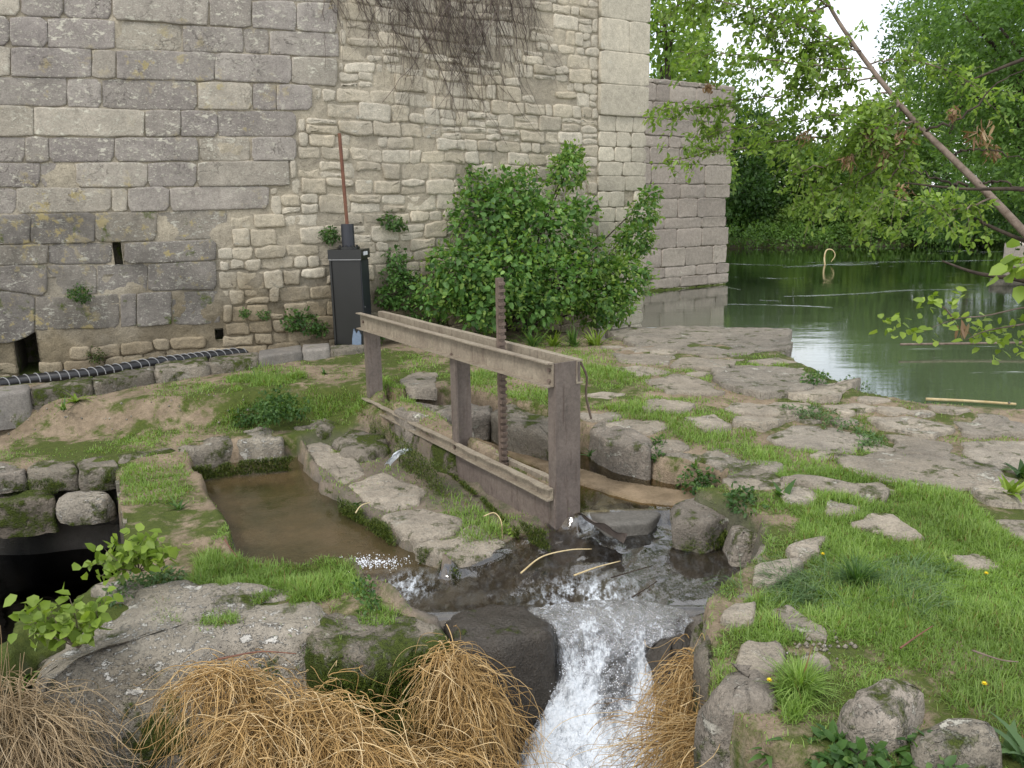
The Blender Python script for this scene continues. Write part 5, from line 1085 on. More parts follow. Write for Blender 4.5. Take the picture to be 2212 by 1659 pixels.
# ------------------------------------------------------------------ far bank and trees
b0, b1 = at(1568, 537, Z_RIV)[:2], at(2160, 527, Z_RIV)[:2]; db_ = unit(b1-b0); nb_ = np.array([-db_[1], db_[0]])
tt = np.linspace(-45, 40, 110); pf = [(-.6, -1.2), (0, -.4), (.25, -.18), (.6, -.05), (2, .1), (6, .4), (14, 1.2), (40, 3)]
V = []
for o_, z in pf:
    for t in tt: p = b0+db_*t+nb_*(o_+.5*vnoise([[t*.4, 1, 1]])[0]+.2*vnoise([[t*1.7, 2, 1]])[0]); V.append([p[0], p[1], z+.12*vnoise([[t*.8, z*3, 5]])[0]*(z > -.1)])
M['bank'] = stone_mat('bare earth bank', (.05, .042, .03), (.09, .07, .05), bump=1., moss=.03)
tag(obj('far_bank', V, strip_faces(len(pf), len(tt), False), M['bank']), kind='structure')
def crown_leaves(blobs, n, size, g, flat=.5, shell=.45, geo=quad_leaf, up=.3, asp=.55):
    B = np.array([b_[:3] for b_ in blobs]); Rr = np.array([b_[3] for b_ in blobs]); w_ = Rr**2; i = g.choice(len(B), n, p=w_/w_.sum())
    d = unit(g.normal(0, 1, (n, 3))); rr_ = (shell+(1-shell)*g.random(n)**.5)*Rr[i]; lump = 1+.35*fbm(d*2.2+B[i]*.7, 1.6, 2, 3); P = B[i]+d*(rr_*lump)[:, None]*[1, 1, .85]
    cl = fbm(P, 1.6/np.mean(Rr), 3, 9); k_ = cl > -.30+.25*(g.random(n)-.5); P, d, cl = P[k_], d[k_], cl[k_]; n = len(P)
    Dv = unit(d*.7+g.normal(0, .7, (n, 3))+[0, 0, -.25]); Nv = unit(d*.5+[0, 0, up]+g.normal(0, .45, (n, 3)))
    L = size*(.6+.8*g.random(n)); return geo(P, Dv, Nv, L, L*asp, np.clip(.35+cl*.6+g.normal(0, .22, n), 0, 1))
def make_tree(name, label, base, blobs, n, size, mat, seed, trad=.12, cat='tree', group='trees on the far bank', geo=quad_leaf, bark='bark_dark', asp=.55, limbs=True):
    g = np.random.default_rng(seed); base = np.array(base, float); t = empty(name, base, label, cat, group)
    top = np.mean([b_[:3] for b_ in blobs], 0); mb = MB(); mid = (base+top)/2+g.normal(0, .06*np.linalg.norm(top-base), 3)*[1, 1, 0]
    pts = catmull([base-[0, 0, .3], mid, top], 9); mb.tube(pts, np.linspace(trad, trad*.4, 9), 8); mb.build('trunk', M[bark], t, smooth=True)
    if limbs:
        for b_ in blobs[:7]:
            mb = MB(); s_ = pts[int(g.integers(3, 8))]; e = np.array(b_[:3]); mb.tube(catmull([s_, (s_+e)/2+g.normal(0, .12*b_[3], 3), e], 7), np.linspace(trad*.42, trad*.12, 7), 5); mb.build('limb', M[bark], t, smooth=True)
    V, F, r = crown_leaves(blobs, n, size, g, geo=geo, asp=asp); obj('crown', V, F, M[mat], t, attr={'rnd': r}, smooth=False); return t
def far_tree(u, y, H, Rr, mat, n, label, seed, size=.22, zb=.3, base_frac=.15, nb=9, name='tree'):
    g = random.Random(seed); b_ = atd(u, 500, y); b_[2] = zb; bl = []
    for k in range(nb):
        f = (k+.5)/nb; z = H*(base_frac+(1-base_frac)*f*.92); ww = Rr*math.sin(math.pi*(.15+.75*f))**.6; a = g.random()*6.28; q = g.random()**.5*ww*.75
        bl.append((b_[0]+math.cos(a)*q, b_[1]+math.sin(a)*q, zb+z, Rr*g.uniform(.38, .6)))
    return make_tree(name, label, b_, bl, n, size, mat, seed, trad=.05*Rr+.05)
FT = [ # u, y, H, R, mat, n, label
 (1500, 44, 9.5, 3.2, 'tree_mid', 9000, 'mid green tree rising behind the lower pier'), (1590, 41, 6.2, 2.4, 'tree_dark', 8000, 'dark rounded tree standing next to the pier corner across the water'),
 (1660, 43, 5.0, 2.6, 'tree_dark', 8000, 'dark tree second from the pier on the far bank'), (1735, 41, 4.0, 2.2, 'tree_mid', 7000, 'short mid green tree behind the arched stick in the water'),
 (1800, 45, 4.2, 2.8, 'tree_dark', 8000, 'tall dark tree at the low point of the skyline'), (1880, 42, 5.6, 2.9, 'tree_mid', 9000, 'mid green tree left of the leaning trunk, across the river'),
 (1960, 44, 11.5, 3.4, 'tree_dark', 10000, 'tall dark tree behind the withered leaf clumps'), (2050, 41, 12.5, 3.6, 'tree_mid', 12000, 'broad tall tree filling the upper right across the river'),
 (2150, 43, 13.5, 3.8, 'tree_dark', 11000, 'dark tall tree second from the right edge across the river'), (2250, 40, 13., 3.8, 'tree_mid', 11000, 'tall tree above the square block at the right edge'),
 (2370, 42, 12., 3.6, 'tree_dark', 6000, 'tall tree just outside the right edge across the river'), (1640, 58, 5.6, 2.4, 'tree_mid', 5000, 'distant tree showing above the dark trees by the pier'),
 (1430, 30, 15.5, 2.6, 'tree_light', 9000, 'pale yellow green tree rising just behind the lower pier'), (1520, 33, 13.0, 1.8, 'tree_light', 5000, 'pale thin tree right behind the pier corner'),
 (1950, 60, 10.5, 4., 'tree_dark', 5000, 'far dark tree filling the gap behind the second row'), (2110, 60, 16., 5., 'tree_dark', 6000, 'highest tree in the distance at the upper right'),
 (1330, 40, 9, 3., 'tree_mid', 2500, 'tree mostly hidden behind the tall wall')]
for i, (u, y, H, Rr, mt, n, lb) in enumerate(FT): far_tree(u, y, H, Rr, mt, n, lb, 500+i)
SH = [(1585, 'leafy shrub at the water line beside the pier'), (1650, 'shrub overhanging the water, second from the pier'), (1710, 'dark shrub left of the arched stick'), (1775, 'pale leafed shrub directly behind the arched stick'), (1850, 'spreading bright shrub just right of the arched stick'),
      (1925, 'low shrub beside the bare earth patch'), (1995, 'shrub above the bare earth patch of the bank'), (2065, 'dense shrub right of the bare earth patch'), (2130, 'shrub left of the square river block'), (2210, 'shrub behind the square river block'), (1618, 'small shrub squeezed between the first two by the pier'), (1745, 'low shrub filling the gap left of the pale leafed one'), (1815, 'low dark shrub between the pale and the spreading one'), (1890, 'small shrub left of the low one by the bare patch'), (2030, 'low shrub in the middle of the far waterline at the right'), (2098, 'bush with hanging leaves left of the river block gap')]
for i, (u, lb) in enumerate(SH):
    g = random.Random(i); b_ = at(u, 531, Z_RIV)+[0, .9+.6*g.random(), 0]; b_[2] = -.1
    bl = [(b_[0]+g.uniform(-1.3, 1.3), b_[1]+g.uniform(-.9, .5), g.uniform(.15, 1.6), g.uniform(.55, .95)) for _ in range(8)]
    make_tree('shrub', lb, b_, bl, 4800, .15, ['tree_dark', 'tree_mid', 'tree_dark', 'tree_light', 'tree_mid'][i % 5], 600+i, trad=.04, cat='shrub', group='shrubs along the far waterline')
g = np.random.default_rng(66); bl = []
for t in np.arange(-12, 30, .55): p = b0+db_*t+nb_*g.uniform(-.1, .5); bl.append((p[0], p[1], g.uniform(-.15, .35), g.uniform(.45, .75)))
V, F, r = crown_leaves(bl, 26000, .13, g); tag(obj('bank_undergrowth', V, F, M['tree_mid'], attr={'rnd': r}, smooth=False), kind='stuff')
# big trees of the near right bank
def px_blobs(L_): return [(*atd(u, v, y), r) for u, v, y, r in L_]
make_tree('tree', 'large dense green tree overhanging the river at the upper right corner', atd(2560, 520, 17)*[1, 1, 0], px_blobs([(2160, 60, 16, 1.3), (2260, 200, 16, 1.5), (2080, 30, 17, 1.1), (2200, 330, 16.5, 1.2), (2330, 330, 15.5, 1.4), (2030, 150, 18, .9), (2120, 200, 17, 1.0), (2300, 30, 15.5, 1.5), (2100, 300, 18, .8), (2420, 150, 16, 1.8), (1990, 40, 18.5, .8)]), 30000, .10, 'tree_mid', 701, trad=.2, group=None)
make_tree('tree', 'bushy dark tree low over the water at the right edge', atd(2480, 540, 21)*[1, 1, 0], px_blobs([(2190, 430, 20, 1.2), (2110, 420, 21, 1.0), (2270, 470, 20, 1.1), (2050, 470, 22, .8), (2250, 380, 20, 1.2), (2340, 430, 20, 1.4)]), 12000, .11, 'tree_dark', 702, trad=.15, group=None)
# grass tuft on the pier top
tp = pmap(np.array([[.35, PTOP, -.25]]))[0]
V, F, r = crown_leaves([(*(tp+[0, 0, .1]), .32), (*(tp+[.5, .1, .05]), .2)], 900, .09, np.random.default_rng(4)); tag(obj('pier_shrub', V, F, M['tree_mid'], attr={'rnd': r}, smooth=False), 'small round shrub growing on top of the pier', 'shrub')

# ------------------------------------------------------------------ leaning tree with thin branches in front of the river
lt_pts = [(1745, -90, 7.9), (1790, 10, 7.7), (1840, 90, 7.5), (1895, 165, 7.3), (1975, 262, 7.0), (2060, 345, 6.7), (2140, 425, 6.4), (2225, 515, 6.1), (2400, 700, 5.6)]
LT = catmull([atd(*p) for p in lt_pts], 40); lean_t = empty('leaning_tree', LT[-1], 'thin bare leaning trunk with pale leafy branches slanting across the upper right', 'tree')
mb = MB(); mb.tube(LT, np.linspace(.013, .034, 40), 9); mb.build('trunk', M['bark'], lean_t, smooth=True)
LB = [[(1848, 95, 7.5), (1760, 90, 7.5), (1655, 88, 7.6)], [(1790, 12, 7.7), (1700, 40, 7.6), (1585, 35, 7.7)], [(1975, 262, 7.0), (1930, 268, 6.9), (1880, 280, 6.8), (1830, 300, 6.9)], [(1945, 225, 7.1), (1900, 240, 7.0), (1860, 260, 6.9)],
      [(2090, 402, 6.6), (2020, 385, 6.5), (1950, 362, 6.5)], [(1900, 170, 7.3), (1780, 190, 7.4), (1640, 210, 7.6), (1520, 230, 7.8), (1430, 240, 8)], [(1880, 150, 7.3), (1750, 140, 7.2), (1600, 120, 7.4), (1470, 110, 7.6)],
      [(1860, 110, 7.4), (1740, 60, 7.4), (1600, 10, 7.6), (1450, -10, 7.8)], [(1950, 235, 7.1), (1850, 290, 7.2), (1720, 300, 7.4), (1580, 325, 7.5), (1440, 345, 7.6)], [(1920, 200, 7.2), (1800, 250, 7.3), (1650, 265, 7.5), (1500, 300, 7.7)],
      [(1985, 275, 7.0), (1900, 360, 7.0), (1800, 410, 7.2), (1740, 440, 7.3)], [(1985, 275, 7.0), (1950, 340, 6.9), (1900, 430, 6.9), (1870, 500, 7)], [(1980, 268, 7.0), (1860, 330, 7.1), (1700, 380, 7.2)], [(1830, 80, 7.5), (1780, 120, 7.4), (1700, 190, 7.4)],
      [(1800, 20, 7.7), (1720, -20, 7.6), (1560, -50, 7.7), (1420, 50, 7.9)], [(2000, 285, 6.9), (2080, 250, 6.8), (2160, 180, 6.8), (2260, 120, 6.8)], [(2050, 335, 6.8), (2120, 320, 6.6), (2230, 350, 6.5)], [(2110, 400, 6.5), (2170, 395, 6.4), (2260, 420, 6.3)],
      [(2140, 430, 6.4), (2080, 450, 6.3), (1990, 440, 6.3), (1900, 415, 6.4)], [(1870, 135, 7.4), (1960, 130, 7.3), (2060, 160, 7.2), (2140, 230, 7.1)]]
g = np.random.default_rng(21); LP_, LD_ = [], []
for k, b_ in enumerate(LB):
    pts = catmull([atd(*p) for p in b_], 22)+0; pts[1:-1] += g.normal(0, .012, (20, 3)); mb = MB(); bare = k in (4, 15, 16, 17)
    mb.tube(pts, np.linspace(.012 if k < 5 or bare else .009, .003, 22), 5)
    br = mb.build('branch', M['bark' if not bare else 'bark_dark'], lean_t, smooth=True)
    if bare: continue
    L_ = np.linalg.norm(pts[-1]-pts[0]); nt = int(16+L_*15); tw = []
    for j in range(nt):
        f = .12+.88*(j/nt) if k > 4 else .3+.7*j/nt; o_ = pts[int(f*21)]; d = unit(unit(pts[-1]-pts[0])*.5+g.normal(0, .75, 3)+[0, 0, -.15]); ll = g.uniform(.12, .38)
        q = np.linspace(0, 1, 6)[:, None]; tp_ = o_+d*ll*q+np.array([0, 0, -.09])*q**2; tw.append(tp_)
        nl = int(ll*62)+4; fq = g.random(nl); LP_.append(o_+d*ll*fq[:, None]+np.array([0, 0, -.09])*fq[:, None]**2+g.normal(0, .02, (nl, 3))); LD_.append(np.tile(d, (nl, 1)))
    V, F, r = strand_geo(np.array(tw), np.full(len(tw), .0028), g.random(len(tw))); obj('twigs', V, F, M['bark'], br)
Pl = np.concatenate(LP_); Dl = np.concatenate(LD_); n = len(Pl); 
V, F, r = leaf_geo(Pl, unit(Dl*.5+g.normal(0, .8, (n, 3))+[0, 0, -.2]), unit(g.normal(0, .5, (n, 3))+[0, 0, 1]),   .062*(.5+.8*g.random(n)), .034*(.6+.7*g.random(n)), g.random(n))
tag(obj('foliage', V, F, M['tree_light'], lean_t, attr={'rnd': r}, smooth=False), None)
for k, (u, v, y, rr_) in enumerate(((1878, 285, 6.85, .07), (1905, 330, 6.85, .08), (1835, 345, 6.9, .06), (1945, 290, 6.9, .07), (2118, 285, 6.6, .09), (2058, 243, 6.7, .05), (1950, 410, 6.7, .06), (1740, 290, 7.3, .05), (1530, 185, 7.5, .04), (2145, 325, 6.6, .06))):
    c = atd(u, v, y); n = 34; P = c+g.normal(0, rr_*.55, (n, 3)); V, F, r = leaf_geo(P, unit(g.normal(0, .5, (n, 3))+[0, 0, -1]), unit(g.normal(0, 1, (n, 3))), rr_*(.6+.9*g.random(n)), .018*(.5+g.random(n)), g.random(n), .6, .4)
    obj('withered_leaves', V, F, M['dead_leaf'], lean_t, attr={'rnd': r}, smooth=False)
# dark bare branches reaching in from the right edge
for k, (lb, b_) in enumerate((('dark curved bare branch above the leafy twig at the right edge', [(2330, 640, 4.4), (2212, 606, 4.6), (2110, 590, 4.8), (2036, 564, 5)]), ('dark thin branch drooping low over the far water at the right edge', [(2330, 560, 6), (2212, 520, 6.2), (2110, 475, 6.4), (2050, 440, 6.5)]),
        ('dark thin branch rising at the right edge below the leaning trunk', [(2330, 440, 6), (2212, 410, 6.2), (2080, 408, 6.4), (1955, 395, 6.6)]), ('grey bare branch in the upper right corner', [(2330, 90, 7), (2212, 128, 7.2), (2130, 160, 7.3), (2060, 190, 7.4)]))):
    mb = MB(); mb.tube(catmull([atd(*p) for p in b_], 16), np.linspace(.022, .006, 16), 6); tag(mb.build('bare_branch', M['bark_dark'], smooth=True), lb, 'branch')
def twig_plant(name, label, cat, paths, leafspots, L, Wd, mat, bark='bark', seed=0, rad=.006, group=None, asp=1):
    g = np.random.default_rng(seed); P0_ = np.array(paths[0][0]); t = empty(name, P0_, label, cat, group)
    for p in paths: mb = MB(); mb.tube(catmull(p, 14), np.linspace(rad, rad*.3, 14), 5); mb.build('stem', M[bark], t, smooth=True)
    P, Dv = [], []
    for (c, n, sp) in leafspots: P.append(np.array(c)+g.normal(0, sp, (n, 3))); Dv.append(g.normal(0, 1, (n, 3))+[0, 0, .1])
    P = np.concatenate(P); Dv = unit(np.concatenate(Dv)); n = len(P)
    for i in range(n):
        V, F, r = leaf_geo(P[i:i+1], Dv[i:i+1], unit(g.normal(0, .45, (1, 3))+[0, -.35, 1]), np.array([L*(.6+.6*g.random())]), np.array([Wd*(.7+.5*g.random())]), np.array([g.random()]))
        obj('leaf', V, F, M[mat], t, attr={'rnd': r}, smooth=False)
    return t
A_ = lambda u, v, y: atd(u, v, y)
twig_plant('leafy_twig', 'pale leafy twig reaching over the river from the right edge', 'twig', [[A_(2330, 650, 4.4), A_(2212, 664, 4.6), A_(2130, 682, 4.7), A_(2060, 690, 4.8), A_(1985, 720, 4.9)], [A_(2060, 690, 4.8), A_(2040, 665, 4.8), A_(2010, 650, 4.8)], [A_(2212, 700, 4.5), A_(2130, 715, 4.6), A_(2085, 735, 4.7)]],
   [(A_(1930, 702, 4.9), 16, .05), (A_(1975, 715, 4.9), 12, .04), (A_(2012, 655, 4.8), 14, .035), (A_(2055, 650, 4.8), 12, .04), (A_(2045, 690, 4.8), 8, .04), (A_(2110, 705, 4.7), 18, .05), (A_(2140, 735, 4.6), 22, .06), (A_(2190, 745, 4.5), 22, .06), (A_(2205, 700, 4.5), 10, .05), (A_(2020, 728, 4.8), 8, .04)], .06, .042, 'lime_leaf', seed=31)
twig_plant('leafy_twig', 'broad fresh green leaves hanging in at the right edge above the twig', 'twig', [[A_(2330, 600, 4.3), A_(2240, 585, 4.4), A_(2170, 575, 4.5)]], [(A_(2190, 580, 4.4), 20, .05), (A_(2225, 570, 4.3), 20, .06), (A_(2250, 600, 4.3), 14, .06)], .09, .075, 'lime_leaf', seed=32)
for k, (u, v) in enumerate(((2070, 694), (2078, 690), (2082, 700))): pass
V, F, r = leaf_geo(A_(2078, 698, 4.75)+np.random.default_rng(3).normal(0, .012, (9, 3)), np.tile([0, 0, -1.], (9, 1))+np.random.default_rng(4).normal(0, .2, (9, 3)), np.random.default_rng(5).normal(0, 1, (9, 3)), np.full(9, .10), np.full(9, .02), lrand(9)); tag(obj('withered_leaf', V, F, M['dead_leaf'], attr={'rnd': r}), 'bunch of withered leaves caught on the leafy twig at the right', 'dead leaves')

# ------------------------------------------------------------------ the big shrub in front of the wall
g = np.random.default_rng(44)
bb = px_blobs([(1045, 470, 10.6, .5), (1000, 590, 10.2, .55), (1120, 430, 10.9, .5), (1170, 500, 10.8, .55), (1090, 590, 10.2, .6), (1195, 610, 10.5, .55), (1225, 370, 11.3, .28), (1235, 330, 11.4, .16), (1030, 395, 10.9, .25), (1270, 560, 11, .42), (1300, 650, 11, .45), (1350, 600, 11.3, .4), (1370, 520, 11.6, .3), (1390, 460, 11.8, .25), (1405, 420, 12, .16), (950, 640, 10.1, .35), (1250, 460, 11, .3), (1150, 660, 10.2, .4), (1040, 670, 10.0, .35)])
base = at(1100, 722, -.05); bush = empty('wall_shrub', base, 'large leafy green shrub growing at the foot of the tall wall', 'shrub')
for i in range(16):
    e = np.array(bb[i][:3]); mb = MB(); st_ = base+[g.uniform(-.3, .3), g.uniform(-.1, .2), 0]; mb.tube(catmull([st_, (st_+e)/2+g.normal(0, .1, 3), e], 8), np.linspace(.022, .006, 8), 5); mb.build('stem', M['bark_dark'], bush, smooth=True)
V, F, r = crown_leaves([(*b_[:3], b_[3]*.95) for b_ in bb], 9000, .08, g, geo=leaf_geo, shell=.25, up=.8, asp=.72); obj('foliage', V, F, M['bush'], bush, attr={'rnd': r}, smooth=False)
V, F, r = crown_leaves([(*b_[:3], b_[3]*1.12) for b_ in bb]+[bb[i] for i in (6, 7, 9, 10, 11, 12, 13, 14)]*2, 7500, .058, g, geo=leaf_geo, shell=.6, up=.8, asp=.55); obj('bright_shoots', V, F, M['tree_light'], bush, attr={'rnd': r}, smooth=False)
def wall_clump(name, label, uvr, n, size, mat, seed, off=.08, geo=leaf_geo, group=None):
    g = np.random.default_rng(seed); bl = []
    for u, v, rp in uvr:
        sz = w2(u, v); p = wallmap(np.array([[sz[0], sz[1], off]]))[0]; bl.append((*p, rp*np.linalg.norm(p[:2])/1700))
    V, F, r = crown_leaves(bl, n, size, g, geo=geo, shell=.2, up=.8, asp=.6); return tag(obj(name, V, F, M[mat], attr={'rnd': r}, smooth=False), label, 'wall plant' if name != 'moss_cushion' else 'moss', group, 'stuff' if name == 'moss_cushion' else None)
wall_clump('ivy', 'dark ivy climbing the wall just right of the black cabinet', [(850, 555, 24), (848, 600, 34), (865, 645, 34), (830, 640, 26), (880, 600, 22)], 1500, .055, 'bush', 1)
wall_clump('wall_weed', 'ferny weed rooted in the wall above the dark ivy', [(838, 478, 22), (860, 488, 14)], 260, .05, 'weed', 2)
wall_clump('wall_weed', 'small leafy weed in the wall right behind the neck pipe', [(708, 508, 20)], 320, .035, 'weed', 3)
wall_clump('wall_weed', 'round weed cushion alone on the grey blocks at the left', [(172, 633, 21)], 420, .028, 'weed', 4)
wall_clump('wall_weed', 'tiny weed tuft on the lower wall, left of a pair', [(527, 675, 11)], 160, .025, 'weed', 5)
wall_clump('wall_weed', 'tiny weed tuft on the lower wall, right of a pair', [(568, 678, 13)], 190, .025, 'weed', 6)
wall_clump('wall_weed', 'dense leafy weed clump at the wall foot left of the black cabinet', [(640, 685, 28), (665, 700, 26), (625, 700, 18), (690, 710, 18)], 900, .04, 'weed', 7)
wall_clump('moss_cushion', 'round moss cushion low on the wall above the ribbed duct', [(208, 766, 18)], 500, .022, 'moss_leaf', 8, .03)
wall_clump('wall_weed', 'leafy growth at the wall foot between cabinet and shrub', [(830, 700, 26), (880, 690, 26), (920, 700, 24), (800, 720, 14)], 900, .045, 'weed', 9, .3)
# bare creeper hanging over the top of the wall
g = np.random.default_rng(8); n = 430; us = np.where(g.random(n) < .25, g.uniform(690, 860, n), g.uniform(830, 1160, n)); m_ = 14; Ps = np.zeros((n, m_, 3))
for i in range(n):
    v0 = g.uniform(-160, 60) if us[i] > 830 else g.uniform(-160, -20); a0 = w2(us[i], v0); ll = g.uniform(.25, 1.25)*(1.25 if 850 < us[i] < 1120 else .8); dr_ = g.normal(.25 if us[i] < 960 else -.05, .35); q = np.linspace(0, 1, m_)
    wob = np.cumsum(g.normal(0, .018, m_)); s_ = a0[0]+dr_*ll*q+wob; z_ = a0[1]-ll*q; h_ = .03+.02*np.sin(q*9+i)+.05*(1-q)*g.random(); Ps[i] = wallmap(np.stack([s_, z_, h_], 1))
V, F, r = strand_geo(Ps, g.uniform(.0018, .005, n)*np.where(g.random(n) < .12, 1.9, 1), g.random(n)); tag(obj('bare_creeper', V, F, M['ivy_dead'], attr={'rnd': r}), 'brown bare creeper stems hanging down from the top of the wall', 'creeper')

# ------------------------------------------------------------------ plants on the ground
def rosette(name, label, uv, n, L, Wd, mat, seed, lean=(.35, 1.2), cat='weed', group=None, zoff=0, z=None, curl=.9, seg=5):
    g = np.random.default_rng(seed); b_ = atg(*uv) if z is None else at(*uv, z); b_[2] += zoff; P = b_+g.normal(0, L*.08, (n, 3))*[1, 1, 0]
    V, F, r = blade_geo(P, g.random(n)*6.283, L*(.6+.6*g.random(n)), Wd*(.7+.6*g.random(n)), g.uniform(*lean, n), curl*g.random(n), g.random(n), seg); return tag(obj(name, V, F, M[mat], attr={'rnd': r}, origin=b_), label, cat, group)
rosette('grass_tussock', 'dark spiky tussock at the heart of the long blue green grass', (1850, 1268), 380, .17, .006, 'weed', 1, (.1, 1.1), 'tussock')
g = np.random.default_rng(12)
for k, (u, v, n, lb) in enumerate(((1940, 1270, 900, 'mound of long blue green grass right of the dark tussock'), (1750, 1270, 700, 'mound of long blue green grass left of the dark tussock'))):
    P = np.array([atg(u+g.normal(0, 48), v+g.normal(0, 26)) for _ in range(60)]); P = P[g.integers(0, 60, n)]+g.normal(0, .035, (n, 3))*[1, 1, 0]; V, F, r = blade_geo(P, g.normal(0 if k == 0 else math.pi, 1., n), .10+.12*g.random(n), .003+.002*g.random(n), .4+.5*g.random(n), .5+g.random(n), g.random(n), 4)
    tag(obj('long_grass', V, F, M['grass_blue'], attr={'rnd': r}), lb, 'grass clump')
def leaf_mound(name, label, uvr, n, size, mat, seed, cat='weed', zf=.35, asp=.6):
    g = np.random.default_rng(seed); bl = [(*(atg(u, v)+[0, 0, rp*zf]), rp) for u, v, rp in uvr]; bl = [(*b_[:3], b_[3]*1.15) for b_ in bl]; V, F, r = crown_leaves(bl, n, size, g, geo=leaf_geo, shell=.15, up=1., asp=asp); V[:, 2] = np.maximum(V[:, 2], min(b_[2] for b_ in bl)-.12)
    return tag(obj(name, V, F, M[mat], attr={'rnd': r}, smooth=False), label, cat)
leaf_mound('nettle_patch', 'leafy nettle mound on the grass above the brown pool', [(560, 905, .13), (600, 885, .16), (640, 890, .12), (520, 915, .1), (580, 900, .12)], 1500, .035, 'weed', 1, 'nettles')
leaf_mound('clover_patch', 'low blue green clover patch among the flat paving slabs', [(1700, 893, .08), (1740, 903, .10), (1790, 915, .11), (1840, 935, .10), (1880, 950, .08), (1760, 890, .07)], 2000, .022, 'grass_blue', 2, 'clover', .1)
leaf_mound('clover_patch', 'small bright clover patch at the end of the low clover', [(1885, 965, .10), (1868, 970, .08)], 500, .022, 'grass_blue', 3, 'clover', .1)
leaf_mound('bank_weed', 'leafy weed at the river edge by the yellow stained slab', [(1755, 835, .11), (1770, 822, .08)], 350, .035, 'weed', 4)
leaf_mound('bank_weed', 'low bright weed cushion on the river edge right of the slabs', [(1830, 843, .10), (1860, 846, .08)], 300, .03, 'grass_blue', 5)
leaf_mound('bank_weed', 'leafy weed hanging between the cracked block and the long slab', [(1412, 985, .07), (1420, 965, .06)], 260, .03, 'weed', 6)
leaf_mound('bank_weed', 'leafy weed at the sandy edge of the channel', [(1500, 1045, .09), (1530, 1050, .08), (1470, 1048, .06)], 380, .035, 'weed', 7)
leaf_mound('bank_weed', 'leafy weeds on the slope between the sandy channel edge and the lawn', [(1600, 1084, .09), (1614, 1090, .09), (1598, 1092, .08)], 360, .03, 'weed', 12)
leaf_mound('parsley_weed', 'soft feathery blue green weed on the boulder beside the sapling', [(330, 1265, .10), (285, 1280, .09), (375, 1262, .08), (250, 1300, .07)], 1100, .022, 'grass_blue', 8)
leaf_mound('bank_weed', 'dark leafy growth at the right end of the grass mound', [(790, 1280, .07), (800, 1310, .06)], 300, .022, 'weed', 9)
leaf_mound('bank_weed', 'bright leafy weed beside the gate plate foot', [(1095, 1150, .035), (1110, 1155, .03)], 120, .02, 'lime_leaf', 10)
for k, (u, v, n, L, Wd, lb) in enumerate(((165, 868, 12, .20, .035, 'broad leaved weed in front of the mossy kerb, far left'), (140, 885, 8, .14, .03, 'small weed just right of the first grey kerb stone'), (448, 800, 6, .17, .05, 'single weed with one upright broad leaf on the kerb'), (640, 748, 7, .10, .045, 'weed with round leaves behind the smooth kerb'),
      (385, 1100, 12, .11, .022, 'leafy rosette on the grass of the divider'), (885, 1082, 16, .10, .02, 'pale leafy rosette on the wet ledge'), (870, 1095, 8, .07, .018, 'little rosette left of the pale one on the ledge'), (1690, 1075, 9, .14, .06, 'broad leaved weed by the small pale slab'),
      (1555, 1040, 10, .13, .025, 'upright weed at the sandy channel edge'), (2180, 1075, 18, .20, .05, 'broad leaved clump of grass at the right edge'), (2205, 1030, 12, .16, .05, 'second broad leaved clump at the right edge, higher up'), (555, 820, 12, .14, .02, 'weed tuft in front of the smooth kerb stones'),
      (735, 980, 8, .09, .02, 'little weed hanging at the head of the wet ledge'), (770, 1090, 5, .10, .03, 'bleached weed at the mossy ledge edge'), (1275, 985, 6, .14, .025, 'weed with one long leaf beside the near post'), (2050, 1235, 14, .1, .012, 'tuft in the lawn at the right'),
      (1500, 1012, 9, .13, .02, 'upright weed in front of the long edging slab'), (700, 808, 12, .09, .02, 'small weed below the black cabinet'))):
    rosette('weed', lb, (u, v), n, L, Wd, 'weed' if k % 3 else 'lime_leaf', 100+k)
# strap leaved plants at the water's edge by the shrub
for k, (u, v, lb) in enumerate(((1150, 748, 'long leaved plant at the left of the row below the shrub'), (1195, 748, 'long leaved plant in the middle of the row below the shrub'), (1240, 748, 'long leaved plant with yellowing tips below the shrub'), (1285, 746, 'long leaved plant at the river end of the row below the shrub'))):
    rosette('waterside_plant', lb, (u, v), 30, .30, .03, 'lime_leaf' if k % 2 else 'weed', 130+k, (.1, 1.), 'waterside plant', 'long leaved plants below the shrub')
# saplings at the left
def sapling(label, base_uv, z, tips, L, seed, mat='lime_leaf', name='sapling'):
    g = np.random.default_rng(seed); b_ = at(*base_uv, z); paths, spots = [], []
    for (u, v, zz) in tips:
        e = at(u, v, zz); paths.append([b_, (b_+e)/2+g.normal(0, .02, 3)+[0, 0, .02], e])
        for f in np.linspace(.35, 1, 6): p = b_+(e-b_)*f+[0, 0, .03*math.sin(f*3)]; spots.append((p, 3, .025))
    return twig_plant(name, label, 'sapling', paths, spots, L, L*.85, mat, seed=seed, rad=.004)
sapling('yellow green sapling with lobed leaves at the left edge of the pale boulder', (170, 1400, 0)[:2], -.28, [(60, 1290, -.02), (45, 1335, -.08), (110, 1320, -.06), (60, 1370, -.15), (150, 1290, -.05), (205, 1310, -.08), (120, 1365, -.15), (195, 1350, -.12), (230, 1290, -.06)], .062, 41)
sapling('yellow green sapling with lobed leaves standing between pit and pool', (300, 1235, 0)[:2], -.24, [(190, 1220, -.1), (225, 1185, -.03), (250, 1165, 0), (300, 1170, 0), (340, 1165, 0), (380, 1185, -.04), (265, 1215, -.1), (330, 1205, -.08), (215, 1245, -.14), (290, 1190, -.02), (360, 1210, -.1)], .062, 42)
